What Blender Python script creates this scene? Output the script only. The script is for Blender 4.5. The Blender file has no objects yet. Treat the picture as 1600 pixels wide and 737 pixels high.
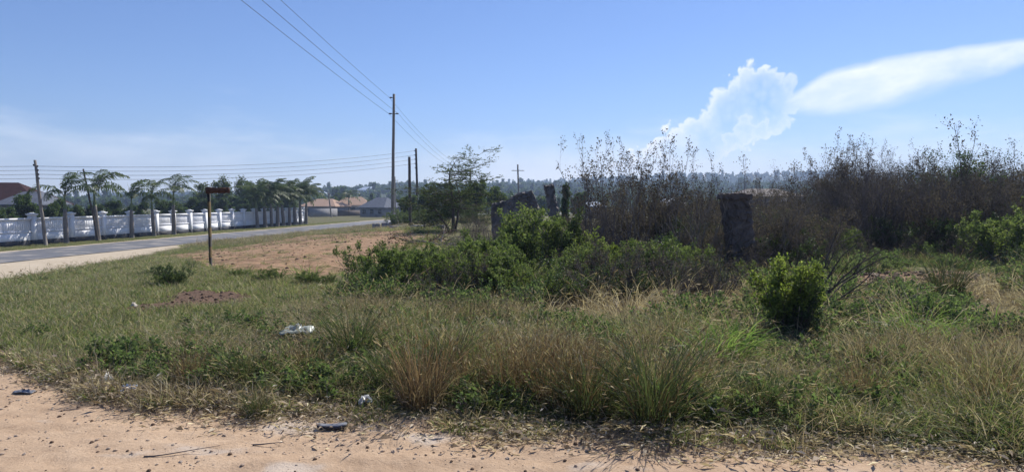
import bpy, math, random
import numpy as np
from mathutils import Vector, Matrix

R = math.radians
random.seed(11)
rng = np.random.default_rng(11)
scene = bpy.context.scene
COL = scene.collection

# ------------------------------------------------------------------ camera
F = 1100.0                      # focal length in photo pixels (1600 wide)
CX, CY = 800.0, 368.5
PITCH = math.atan(53.5 / F)     # horizon at photo row 315
CAMZ = 1.6
cam_d = bpy.data.cameras.new("camera")
cam_d.sensor_width = 36.0
cam_d.lens = 36.0 * F / 1600.0
cam_d.clip_start = 0.05
cam_d.clip_end = 12000.0
cam = bpy.data.objects.new("camera", cam_d)
COL.objects.link(cam)
cam.location = (0, 0, CAMZ)
cam.rotation_euler = (R(90) - PITCH, 0, 0)
scene.camera = cam

# ------------------------------------------------------------------ view
vs = scene.view_settings
vs.view_transform = 'Standard'
vs.look = 'None'
vs.gamma = 1.0
vs.exposure = 0.45
vs.use_curve_mapping = False
scene.cycles.use_denoising = True
scene.cycles.max_bounces = 6
scene.cycles.diffuse_bounces = 2
scene.cycles.transmission_bounces = 4
scene.cycles.volume_bounces = 0
scene.cycles.transparent_max_bounces = 8
scene.cycles.sample_clamp_indirect = 6.0

SUN_AZ = R(36)      # right of straight ahead (+Y)
SUN_EL = R(46)


# tiny expression helper for shader maths
class S:
    tree = None

    def __init__(self, sock): self.s = sock

    @staticmethod
    def op(o, *a):
        n = S.tree.nodes.new('ShaderNodeMath'); n.operation = o
        for i, v in enumerate(a):
            if isinstance(v, S): S.tree.links.new(v.s, n.inputs[i])
            else: n.inputs[i].default_value = v
        return S(n.outputs[0])

    def __add__(self, o): return S.op('ADD', self, o)
    __radd__ = __add__
    def __sub__(self, o): return S.op('SUBTRACT', self, o)
    def __rsub__(self, o): return S.op('SUBTRACT', o, self)
    def __mul__(self, o): return S.op('MULTIPLY', self, o)
    __rmul__ = __mul__
    def __truediv__(self, o): return S.op('DIVIDE', self, o)
    def max(self, o): return S.op('MAXIMUM', self, o)
    def min(self, o): return S.op('MINIMUM', self, o)
    def abs(self): return S.op('ABSOLUTE', self)
    def clamp(self): return self.max(0.0).min(1.0)

    def step(self, a, b):
        n = S.tree.nodes.new('ShaderNodeMapRange'); n.interpolation_type = 'SMOOTHSTEP'
        S.tree.links.new(self.s, n.inputs['Value'])
        n.inputs['From Min'].default_value = a; n.inputs['From Max'].default_value = b
        n.inputs['To Min'].default_value = 0; n.inputs['To Max'].default_value = 1
        if a > b:
            n.inputs['From Min'].default_value = b; n.inputs['From Max'].default_value = a
            n.inputs['To Min'].default_value = 1; n.inputs['To Max'].default_value = 0
        return S(n.outputs['Result'])


def uv_of(px, py):
    """sky direction of a photo pixel as (x/y, z/y)"""
    x = (px - CX) / F; y = -(py - CY) / F
    yy = math.cos(PITCH) + y * math.sin(PITCH)
    return x / yy, (-math.sin(PITCH) + y * math.cos(PITCH)) / yy


def build_world():
    w = bpy.data.worlds.new("World"); scene.world = w; w.use_nodes = True
    nt = w.node_tree; nt.nodes.clear(); S.tree = nt
    N = nt.nodes.new; L = nt.links.new
    out = N('ShaderNodeOutputWorld'); bg = N('ShaderNodeBackground')
    sky = N('ShaderNodeTexSky'); sky.sky_type = 'NISHITA'; sky.sun_disc = False
    sky.sun_elevation = SUN_EL
    sky.sun_rotation = SUN_AZ
    sky.altitude = 100; sky.air_density = 1.0; sky.dust_density = 0.1; sky.ozone_density = 6.0
    bg.inputs['Strength'].default_value = 0.081
    tc = N('ShaderNodeTexCoord')
    sep = N('ShaderNodeSeparateXYZ'); L(tc.outputs['Generated'], sep.inputs[0])
    X, Y, Z = (S(sep.outputs[i]) for i in range(3))
    yc = Y.max(0.08)
    u = X / yc; v = Z / yc
    front = Y.step(0.15, 0.4)

    def noise(vec, scale, detail, rough=0.55):
        n = N('ShaderNodeTexNoise'); n.inputs['Scale'].default_value = scale
        n.inputs['Detail'].default_value = detail; n.inputs['Roughness'].default_value = rough
        L(vec, n.inputs['Vector']); return S(n.outputs[0]) - 0.5
    comb = N('ShaderNodeCombineXYZ'); L(u.s, comb.inputs[0]); L(v.s, comb.inputs[1])
    uv = comb.outputs[0]
    n_big = noise(uv, 11.0, 8.0); n_fine = noise(uv, 34.0, 6.0, 0.65)

    def voro(scale):
        n = N('ShaderNodeTexVoronoi'); n.feature = 'SMOOTH_F1'; n.inputs['Scale'].default_value = scale
        n.inputs['Smoothness'].default_value = .25
        wv = N('ShaderNodeVectorMath'); wv.operation = 'MULTIPLY_ADD'
        nn = N('ShaderNodeTexNoise'); nn.inputs['Scale'].default_value = 18; nn.inputs['Detail'].default_value = 4
        L(uv, nn.inputs['Vector']); L(nn.outputs[1], wv.inputs[0]); wv.inputs[1].default_value = (.03, .03, 0); L(uv, wv.inputs[2])
        L(wv.outputs[0], n.inputs['Vector']); return S(n.outputs['Distance'])
    puff = voro(34.0); puff2 = voro(78.0); puff3 = voro(170.0)

    def blob(circles, amp, inner):
        d = None
        for (px, py, r) in circles:
            cu, cv = uv_of(px, py); rr = r / F
            q = S.op('SQRT', (u - cu) * (u - cu) + (v - cv) * (v - cv))
            e = (rr - q)
            d = e if d is None else S.op('SMOOTH_MAX', d, e, 0.012)
        d = d + n_big * (amp * .55) + (0.42 - puff) * (amp * 0.62) + (0.42 - puff2) * (amp * 0.55) + (0.42 - puff3) * (amp * .22) + n_fine * (amp * .2)
        edge = d.step(-0.002, 0.007)
        rim = S.op('POWER', 2.718, d.max(0.0) * (-1.0 / inner))
        return edge, rim
    # the tall cumulus, bright on its sunlit rim and thin blue inside
    e1, r1 = blob([(1188, 160, 64), (1140, 190, 56), (1098, 222, 50), (1056, 242, 46), (1014, 258, 38), (972, 272, 30), (1230, 134, 24)], 0.030, 0.011)
    right = u.step(0.44, 0.34)
    c1 = e1 * ((0.13 + (0.42 - puff2) * .35 + n_fine * .25).clamp() + 0.95 * r1 * (0.35 + 0.65 * right) + .38 * u.step(.31, .20) * v.step(.17, .05))
    e2, r2 = blob([(1167, 203, 24), (1192, 200, 20), (1150, 222, 24)], 0.028, 0.010)
    c2 = e2 * (0.16 + 0.62 * r2) * (u.step(0.385, 0.36))
    # soft white haze bank under the cumulus
    bank = ((u - .16) * 2.4); bank = bank * bank
    bk = (1.0 - bank).clamp() * (v + n_big * .07).step(.105, .025)
    # long smooth streak slanting up to the right
    a0 = uv_of(1222, 166); a1 = uv_of(1640, 72)
    dx, dy = a1[0] - a0[0], a1[1] - a0[1]; ln = math.hypot(dx, dy); dx /= ln; dy /= ln
    s_ = (u - a0[0]) * dx + (v - a0[1]) * dy
    t_ = (v - a0[1]) * dx - (u - a0[0]) * dy
    comb2 = N('ShaderNodeCombineXYZ'); L((s_ * 3.0).s, comb2.inputs[0]); L((t_ * 9.0).s, comb2.inputs[1])
    n_st = noise(comb2.outputs[0], 3.0, 6.0)
    half = 0.034 * s_.step(-0.03, 0.09) * (1.0 - 0.62 * s_.step(0.10, 0.46)) + 0.003
    tt = t_ + n_st * 0.022
    up_e = (half - tt).step(-0.002, 0.012)
    lo_e = (half + tt).step(-0.004, 0.022)
    st_body = 0.62 + 0.38 * (tt / half).step(-0.9, 0.75)
    c3 = up_e * lo_e * s_.step(-0.016, 0.010) * st_body * (0.74 + n_st * 1.1 + n_fine * .35).clamp()
    # faint low bank of cloud round the whole horizon
    comb3 = N('ShaderNodeCombineXYZ'); L((X * 6.0).s, comb3.inputs[0]); L((Y * 6.0).s, comb3.inputs[1]); L((Z * 26.0).s, comb3.inputs[2])
    n_h = noise(comb3.outputs[0], 1.15, 7.0, 0.55)
    hz_ = Z + n_h * -0.17
    c4 = hz_.step(0.115, 0.035) * (0.62 + n_h * 0.9).clamp() * (0.55 + 0.45 * Z.step(0.16, 0.0))
    c4 = c4 * 0.66
    tot = ((c1.max(c2) * front).max(c3 * front).max(c4).max(bk * front * .92)).clamp()
    mix = N('ShaderNodeMixRGB'); L(tot.s, mix.inputs['Fac'])
    tint = N('ShaderNodeMixRGB'); tint.blend_type = 'MULTIPLY'; tint.inputs['Fac'].default_value = 1.0
    L(sky.outputs[0], tint.inputs[1]); tint.inputs[2].default_value = (0.95, 0.955, 1.13, 1)
    L(tint.outputs[0], mix.inputs[1]); mix.inputs[2].default_value = (10.6, 10.9, 11.5, 1)
    L(mix.outputs[0], bg.inputs['Color']); L(bg.outputs[0], out.inputs['Surface'])


build_world()
sun_d = bpy.data.lights.new("sun", 'SUN')
sun_d.energy = 4.6
sun_d.angle = R(0.53)
sun_d.color = (1.0, 0.95, 0.87)
sun = bpy.data.objects.new("sun", sun_d)
COL.objects.link(sun)
sdir = Vector((math.sin(SUN_AZ) * math.cos(SUN_EL), math.cos(SUN_AZ) * math.cos(SUN_EL), math.sin(SUN_EL)))
sun.rotation_euler = (-sdir).to_track_quat('-Z', 'Y').to_euler()
sun.location = (20, 40, 60)


# ------------------------------------------------------------------ terrain maths
def sm(a, b, x):
    t = np.clip((np.asarray(x, float) - a) / (b - a), 0, 1)
    return t * t * (3 - 2 * t)


_perm = np.random.default_rng(5).random((256, 256))


def vnoise(x, y):
    xi = np.floor(x).astype(int); yi = np.floor(y).astype(int)
    fx = x - xi; fy = y - yi
    fx = fx * fx * (3 - 2 * fx); fy = fy * fy * (3 - 2 * fy)
    g = lambda i, j: _perm[i & 255, j & 255]
    return (g(xi, yi) * (1 - fx) + g(xi + 1, yi) * fx) * (1 - fy) + (g(xi, yi + 1) * (1 - fx) + g(xi + 1, yi + 1) * fx) * fy


def fbm(x, y, o=4):
    a = 0.5; s = 0; n = 0
    x = np.asarray(x, float); y = np.asarray(y, float)
    for k in range(o):
        s = s + a * vnoise(x * 2 ** k + 17.3 * k, y * 2 ** k + 5.1 * k); n += a; a *= 0.5
    return s / n


def wall_x(Y): return -39.0 + (np.asarray(Y, float) - 54.0) * 0.116
def wall_u(X, Y): return X - wall_x(Y)


def base_h(X, Y):
    X = np.asarray(X, float); Y = np.asarray(Y, float)
    u = wall_u(X, np.minimum(Y, 140))
    z = -1.9 * (1 - sm(14, 39, u))
    z = z - 2.0 * sm(50, 160, Y) * sm(20, 45, u)
    return z


def ray(px, py):
    x = (px - CX) / F; y = -(py - CY) / F
    return np.array([x, math.cos(PITCH) + y * math.sin(PITCH), -math.sin(PITCH) + y * math.cos(PITCH)])


def at(px, py):
    """ground point seen at a photo pixel"""
    d = ray(px, py); t0 = 1.0; t = 1.0
    while t < 3000:
        p = d * t
        if CAMZ + p[2] < float(base_h(p[0], p[1])): break
        t0 = t; t *= 1.01
    for _ in range(30):
        m = 0.5 * (t0 + t); p = d * m
        if CAMZ + p[2] < float(base_h(p[0], p[1])): t = m
        else: t0 = m
    p = d * t
    return np.array([p[0], p[1], float(base_h(p[0], p[1]))])


def above(px, py, Y):
    d = ray(px, py); t = Y / d[1]
    return np.array([d[0] * t, Y, CAMZ + d[2] * t])


def gx(px, Y):
    """ground point at column px, depth Y"""
    X = (px - CX) / F * Y
    return np.array([X, Y, float(base_h(X, Y))])


def proj(X, Y, Z):
    c, s = math.cos(PITCH), math.sin(PITCH)
    zz = Z - CAMZ
    dep = Y * c - zz * s; up = Y * s + zz * c
    return CX + F * X / dep, CY - F * up / dep


def poly_world(pts): return np.array([at(*p)[:2] for p in pts])


def inside(X, Y, poly):
    r = np.zeros(np.shape(X), bool); n = len(poly); j = n - 1
    for i in range(n):
        xi, yi = poly[i]; xj, yj = poly[j]
        c = ((yi > Y) != (yj > Y)) & (X < (xj - xi) * (Y - yi) / (yj - yi + 1e-12) + xi)
        r ^= c; j = i
    return r


def poly_dist(X, Y, poly):
    """signed distance, positive inside"""
    d = np.full(np.shape(X), 1e9)
    n = len(poly)
    for i in range(n):
        a = poly[i]; b = poly[(i + 1) % n]; ab = b - a
        t = np.clip(((X - a[0]) * ab[0] + (Y - a[1]) * ab[1]) / (ab @ ab + 1e-9), 0, 1)
        d = np.minimum(d, np.hypot(X - a[0] - t * ab[0], Y - a[1] - t * ab[1]))
    return np.where(inside(X, Y, poly), d, -d)


# edge of the foreground dirt track: nearer than this line is sand
EDGE_PX = [(-420, 470), (-200, 505), (0, 562), (90, 600), (200, 636), (400, 650), (600, 662), (800, 676), (1000, 684), (1200, 698),
           (1400, 716), (1600, 736), (1900, 768)]
EDGE = poly_world(EDGE_PX)
TRACK = np.vstack([EDGE, [[14, 3.5], [14, -8], [-25, -8], [-25, 14]]])
SHOULDER = poly_world([(-260, 437), (0, 411), (200, 387), (345, 370.5), (348, 373), (250, 391), (200, 404), (100, 427), (0, 447), (-260, 500)])
PLOUGH = poly_world([(225, 413), (330, 424), (430, 430), (545, 427), (610, 400), (680, 372), (640, 362), (590, 360), (480, 367), (380, 384), (255, 400)])
MOUND = poly_world([(205, 492), (290, 458), (390, 462), (385, 478), (300, 490)])
SOIL1 = poly_world([(1290, 432), (1420, 424), (1570, 430), (1590, 462), (1500, 474), (1380, 468), (1300, 455)])
SOIL2 = poly_world([(820, 500), (860, 455), (1000, 440), (1180, 440), (1190, 505), (1050, 515), (900, 510)])


def masks(X, Y):
    w = (fbm(X * 1.7, Y * 1.7) - 0.5)
    w2 = (fbm(X * 7, Y * 7) - 0.5)
    sand = sm(-0.16, 0.12, poly_dist(X, Y, TRACK) + 0.5 * w + 0.35 * w2)
    sh = sm(-0.5, 0.4, poly_dist(X, Y, SHOULDER) + 2.2 * w)
    u = wall_u(X, Y)
    sh = np.maximum(sh, sm(3.3, 3.9, u + w) * sm(5.2, 4.8, u) * (Y < 160))
    sh = np.maximum(sh, sm(10.8, 11.2, u) * sm(12.9, 12.0, u + 1.5 * w) * (Y < 160))
    pl = sm(-0.9, 0.6, poly_dist(X, Y, PLOUGH) + 3.0 * w)
    so = np.maximum(sm(-0.4, 0.4, poly_dist(X, Y, SOIL1) + 1.6 * w), sm(-0.4, 0.5, poly_dist(X, Y, SOIL2) + 1.6 * w))
    mo = sm(-0.15, 0.2, poly_dist(X, Y, MOUND) + 0.7 * w)
    return sand, sh, pl, so, mo


def fine_h(X, Y, m=None):
    sand, sh, pl, so, mo = masks(X, Y) if m is None else m
    near = sm(60, 20, Y)
    z = base_h(X, Y)
    z = z + near * (0.05 * (fbm(X * 0.9, Y * 0.9, 3) - 0.5) * (1 - sand))
    z = z + sand * near * (0.055 * (fbm(X * 0.8 + 9, Y * 2.2, 3) - 0.5) + 0.026 * (fbm(X * 7, Y * 9, 3) - 0.5))
    z = z + (1 - sand) * sm(12, 7, Y) * 0.03
    z = z + pl * near * 0.22 * (fbm(X * 1.5, Y * 3.2, 4) - 0.45)
    z = z + so * near * 0.10 * (fbm(X * 2.5, Y * 2.5, 4) - 0.4)
    z = z + mo * (0.05 + 0.10 * (fbm(X * 5, Y * 5, 4) - 0.35))
    return z


# ------------------------------------------------------------------ mesh helpers
def mesh_quads(name, V, Q, mats=(), tone=None, smooth=False, midx=None):
    me = bpy.data.meshes.new(name)
    V = np.ascontiguousarray(V, np.float32); Q = np.ascontiguousarray(Q, np.int32)
    me.vertices.add(len(V)); me.vertices.foreach_set('co', V.ravel())
    me.loops.add(Q.size); me.loops.foreach_set('vertex_index', Q.ravel())
    me.polygons.add(len(Q))
    k = Q.shape[1]
    me.polygons.foreach_set('loop_start', np.arange(0, Q.size, k, dtype=np.int32))
    if smooth: me.polygons.foreach_set('use_smooth', np.ones(len(Q), bool))
    for m in mats: me.materials.append(m)
    if midx is not None: me.polygons.foreach_set('material_index', np.asarray(midx, np.int32))
    if tone is not None:
        a = me.attributes.new('tone', 'FLOAT', 'POINT'); a.data.foreach_set('value', np.ascontiguousarray(tone, np.float32))
    me.update(calc_edges=True)
    return me


class MB:
    """collects quads; build() links them as one object"""
    def __init__(self): self.v = []; self.q = []; self.t = []; self.n = 0

    def add(self, V, Q, tone=0.5):
        V = np.asarray(V, float).reshape(-1, 3); Q = np.asarray(Q, int)
        self.v.append(V); self.q.append(Q + self.n); self.n += len(V)
        self.t.append(np.broadcast_to(np.asarray(tone, float), (len(V),)).copy())
        return self

    def box(self, c, s, rz=0.0, tone=0.5, taper=1.0, lean=(0, 0)):
        sx, sy, sz = (a / 2 for a in s)
        V = np.array([[x, y, z] for z in (-sz, sz) for (x, y) in ((-sx, -sy), (sx, -sy), (sx, sy), (-sx, sy))], float)
        V[4:, :2] *= taper; V[4:, 0] += lean[0]; V[4:, 1] += lean[1]
        c_, s_ = math.cos(rz), math.sin(rz)
        V = V @ np.array([[c_, s_, 0], [-s_, c_, 0], [0, 0, 1]]) + np.asarray(c, float)
        return self.add(V, [[0, 3, 2, 1], [4, 5, 6, 7], [0, 1, 5, 4], [1, 2, 6, 5], [2, 3, 7, 6], [3, 0, 4, 7]], tone)

    def tube(self, P, r, sides=8, tone=0.5, cap=True):
        V, Q = tubes(np.asarray(P, float)[None], np.broadcast_to(np.asarray(r, float), (1, len(P))), sides)
        b = self.n
        self.add(V, Q, tone)
        if cap and sides in (4, 6, 8):
            for o in (0, (len(P) - 1) * sides):
                idx = list(range(o, o + sides))
                f = [[idx[0], idx[1], idx[2], idx[3]]]
                if sides >= 6: f.append([idx[0], idx[3], idx[4], idx[5]])
                if sides == 8: f.append([idx[0], idx[5], idx[6], idx[7]])
                self.q.append(np.array(f) + b)
        return self

    def mesh(self, name, mat, smooth=False):
        return mesh_quads(name, np.vstack(self.v), np.vstack(self.q), [mat] if mat else [], np.concatenate(self.t), smooth)

    def build(self, name, mat, parent=None, smooth=False):
        return link(name, self.mesh(name, mat, smooth), parent)


def link(name, me, parent=None, loc=None, rot=None, scl=None):
    o = bpy.data.objects.new(name, me); COL.objects.link(o)
    if parent is not None: o.parent = parent
    if loc is not None: o.location = [float(a) for a in loc]
    if rot is not None: o.rotation_euler = rot
    if scl is not None: o.scale = (scl,) * 3 if np.isscalar(scl) else scl
    return o


def tag(o, label=None, cat=None, group=None, kind=None):
    if label: o['label'] = label
    if cat: o['category'] = cat
    if group: o['group'] = group
    if kind: o['kind'] = kind
    return o


def thing(name, label, cat, loc=(0, 0, 0), rz=0.0, group=None, scl=1.0):
    o = bpy.data.objects.new(name, None); COL.objects.link(o)
    o.empty_display_size = 0.2
    o.location = [float(a) for a in loc]; o.rotation_euler = (0, 0, rz)
    o.scale = (scl,) * 3 if np.isscalar(scl) else scl
    return tag(o, label, cat, group)


def norm(a): return a / (np.linalg.norm(a, axis=-1, keepdims=True) + 1e-9)


def tubes(P, Rr, sides=3):
    """P (M,K,3), Rr (M,K) -> verts, quads"""
    M, K, _ = P.shape
    T = np.empty_like(P); T[:, 1:-1] = P[:, 2:] - P[:, :-2]; T[:, 0] = P[:, 1] - P[:, 0]; T[:, -1] = P[:, -1] - P[:, -2]
    T = norm(T)
    m = norm(P[:, -1] - P[:, 0])
    ref = np.where(np.abs(m[:, 2:3]) > 0.8, np.array([[1.0, 0.13, 0]]), np.array([[0.05, 0.1, 1.0]]))
    A = norm(np.cross(T, ref[:, None, :])); B = np.cross(T, A)
    ang = np.arange(sides) * 2 * math.pi / sides
    V = P[:, :, None, :] + Rr[:, :, None, None] * (A[:, :, None, :] * np.cos(ang)[None, None, :, None] + B[:, :, None, :] * np.sin(ang)[None, None, :, None])
    base = (np.arange(M) * K * sides)[:, None, None] + (np.arange(K - 1) * sides)[None, :, None]
    i = np.arange(sides)[None, None, :]; j = (np.arange(sides) + 1)[None, None, :] % sides
    Q = np.stack([base + i, base + j, base + sides + j, base + sides + i], -1).reshape(-1, 4)
    return V.reshape(-1, 3), Q


def rnd_unit(r, n):
    v = r.normal(size=(n, 3)); return norm(v)


def leaves(r, C, D, size, width=0.5, droop=0.0, sizevar=0.4):
    """one quad leaf at each C growing about direction D"""
    n = len(C)
    s = size * (1 - sizevar + 2 * sizevar * r.random(n))[:, None]
    D = norm(D); D[:, 2] -= droop; D = norm(D)
    Nn = norm(np.cross(D, rnd_unit(r, n))); W = Nn * s * width
    up = norm(np.cross(D, Nn)) * s * 0.12 * r.normal(size=(n, 1))
    V = np.stack([C, C + D * s * .5 + W * .5 + up, C + D * s, C + D * s * .5 - W * .5 + up], 1)
    Q = np.arange(4 * n).reshape(n, 4)
    return V.reshape(-1, 3), Q


def grow(r, P, D, L, Rad, levels, r_tip=0.4):
    """vectorised branching: returns list of (P(M,K,3), R(M,K)) per level"""
    out = []
    for li, lv in enumerate(levels):
        K = lv.get('k', 5); M = len(P)
        pts = np.empty((M, K, 3)); dirs = np.empty((M, K, 3)); pts[:, 0] = P; d = norm(D); dirs[:, 0] = d
        for k in range(1, K):
            d = norm(d + lv.get('wander', .15) * r.normal(size=(M, 3)) + np.array([lv.get('wx', 0), 0, lv.get('up', 0.0)]))
            pts[:, k] = pts[:, k - 1] + d * (L / (K - 1))[:, None]; dirs[:, k] = d
        rad = Rad[:, None] * np.linspace(1, lv.get('tip', r_tip), K)[None]
        out.append((pts, rad, dirs))
        if li + 1 < len(levels):
            nx = levels[li + 1]; n = nx['n']
            t = nx.get('start', .3) + (nx.get('end', 1.0) - nx.get('start', .3)) * ((np.arange(n)[None] + r.random((M, n))) / n)
            f = t * (K - 1); i = np.minimum(f.astype(int), K - 2); w = (f - i)[..., None]
            m = np.arange(M)[:, None]
            p = pts[m, i] * (1 - w) + pts[m, i + 1] * w
            dd = norm(dirs[m, i] * (1 - w) + dirs[m, i + 1] * w)
            a = np.radians(nx['ang'][0] + (nx['ang'][1] - nx['ang'][0]) * r.random((M, n)))[..., None]
            perp = norm(np.cross(dd, rnd_unit(r, M * n).reshape(M, n, 3)))
            if nx.get('flat'):
                perp[..., 2] *= 0.25; perp = norm(perp)
            nd = dd * np.cos(a) + perp * np.sin(a)
            ln = L[:, None] * (nx['len'][0] + (nx['len'][1] - nx['len'][0]) * r.random((M, n))) * (1.15 - nx.get('tl', 0.5) * t)
            rr = Rad[:, None] * (1 - (1 - lv.get('tip', r_tip)) * t) * nx.get('rad', .6)
            P = p.reshape(-1, 3); D = nd.reshape(-1, 3); L = ln.ravel(); Rad = np.maximum(rr.ravel(), nx.get('rmin', .002))
    return out


def wood_mesh(name, br, mat, sides=(7, 5, 3, 3, 3), skip=()):
    Vs, Qs, Ts, n = [], [], [], 0
    for i, (p, r_, d) in enumerate(br):
        if i in skip: continue
        V, Q = tubes(p, r_, sides[i]); Vs.append(V); Qs.append(Q + n); n += len(V)
        Ts.append(np.repeat(rng.random(len(p)), p.shape[1] * sides[i]))
    return mesh_quads(name, np.vstack(Vs), np.vstack(Qs), [mat], np.concatenate(Ts), True)


def tip_points(r, br_level, per, lo=0.2):
    p, rad, d = br_level; M, K, _ = p.shape
    t = lo + (1 - lo) * r.random((M, per)); f = t * (K - 1); i = np.minimum(f.astype(int), K - 2); w = (f - i)[..., None]
    m = np.arange(M)[:, None]
    c = p[m, i] * (1 - w) + p[m, i + 1] * w
    dd = d[m, i]
    return c.reshape(-1, 3), dd.reshape(-1, 3)


# ------------------------------------------------------------------ materials
def new_mat(name):
    m = bpy.data.materials.new(name); m.use_nodes = True
    nt = m.node_tree; nt.nodes.clear()
    return m, nt, nt.nodes.new, nt.links.new


def ramp(N, stops, interp='LINEAR'):
    r = N('ShaderNodeValToRGB'); r.color_ramp.interpolation = interp
    e = r.color_ramp.elements
    while len(e) > 1: e.remove(e[-1])
    e[0].position = stops[0][0]; e[0].color = (*stops[0][1], 1)
    for p, c in stops[1:]:
        k = e.new(p); k.color = (*c, 1)
    return r


def leaf_mat(name, stops, trans=0.35, rough=0.55, spec=0.3, hue_rand=0.25, tgain=1.9):
    """two-sided leaf: colour from the per-leaf 'tone' value, shifted a little per plant"""
    m, nt, N, L = new_mat(name)
    at_ = N('ShaderNodeAttribute'); at_.attribute_name = 'tone'
    oi = N('ShaderNodeObjectInfo')
    S.tree = nt
    f = (S(at_.outputs['Fac']) + (S(oi.outputs['Random']) - 0.5) * hue_rand).clamp()
    r = ramp(N, stops); L(f.s, r.inputs[0])
    p = N('ShaderNodeBsdfPrincipled'); p.inputs['Roughness'].default_value = rough
    p.inputs['Specular IOR Level'].default_value = spec
    L(r.outputs[0], p.inputs['Base Color'])
    t = N('ShaderNodeBsdfTranslucent')
    g = N('ShaderNodeMixRGB'); g.blend_type = 'MULTIPLY'; g.inputs[0].default_value = 1
    L(r.outputs[0], g.inputs[1]); g.inputs[2].default_value = (tgain * 1.0, tgain * 1.05, tgain * 0.78, 1)
    L(g.outputs[0], t.inputs['Color'])
    mx = N('ShaderNodeMixShader'); mx.inputs[0].default_value = trans
    L(p.outputs[0], mx.inputs[1]); L(t.outputs[0], mx.inputs[2])
    o = N('ShaderNodeOutputMaterial'); L(mx.outputs[0], o.inputs['Surface'])
    return m


def solid_mat(name, c1, c2, scale=8.0, rough=0.8, bump=0.2, spec=0.3, detail=6, stretch=(1, 1, 1), dirt=None, metal=0.0):
    m, nt, N, L = new_mat(name)
    tc = N('ShaderNodeTexCoord'); mp = N('ShaderNodeMapping'); mp.inputs['Scale'].default_value = stretch
    L(tc.outputs['Object'], mp.inputs[0])
    n = N('ShaderNodeTexNoise'); n.inputs['Scale'].default_value = scale; n.inputs['Detail'].default_value = detail
    n.inputs['Roughness'].default_value = 0.65
    L(mp.outputs[0], n.inputs['Vector'])
    r = ramp(N, [(0.3, c1), (0.7, c2)]); L(n.outputs[0], r.inputs[0])
    col = r.outputs[0]
    if dirt:
        n2 = N('ShaderNodeTexNoise'); n2.inputs['Scale'].default_value = scale * .22; n2.inputs['Detail'].default_value = 5
        L(mp.outputs[0], n2.inputs['Vector'])
        r2 = ramp(N, [(0.5, (0, 0, 0)), (0.72, (1, 1, 1))]); L(n2.outputs[0], r2.inputs[0])
        mx = N('ShaderNodeMixRGB'); L(r2.outputs[0], mx.inputs[0]); L(col, mx.inputs[1]); mx.inputs[2].default_value = (*dirt, 1)
        col = mx.outputs[0]
    p = N('ShaderNodeBsdfPrincipled'); p.inputs['Roughness'].default_value = rough; p.inputs['Metallic'].default_value = metal
    p.inputs['Specular IOR Level'].default_value = spec
    L(col, p.inputs['Base Color'])
    b = N('ShaderNodeBump'); b.inputs['Strength'].default_value = bump; b.inputs['Distance'].default_value = 0.02
    L(n.outputs[0], b.inputs['Height']); L(b.outputs[0], p.inputs['Normal'])
    o = N('ShaderNodeOutputMaterial'); L(p.outputs[0], o.inputs['Surface'])
    return m


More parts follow.
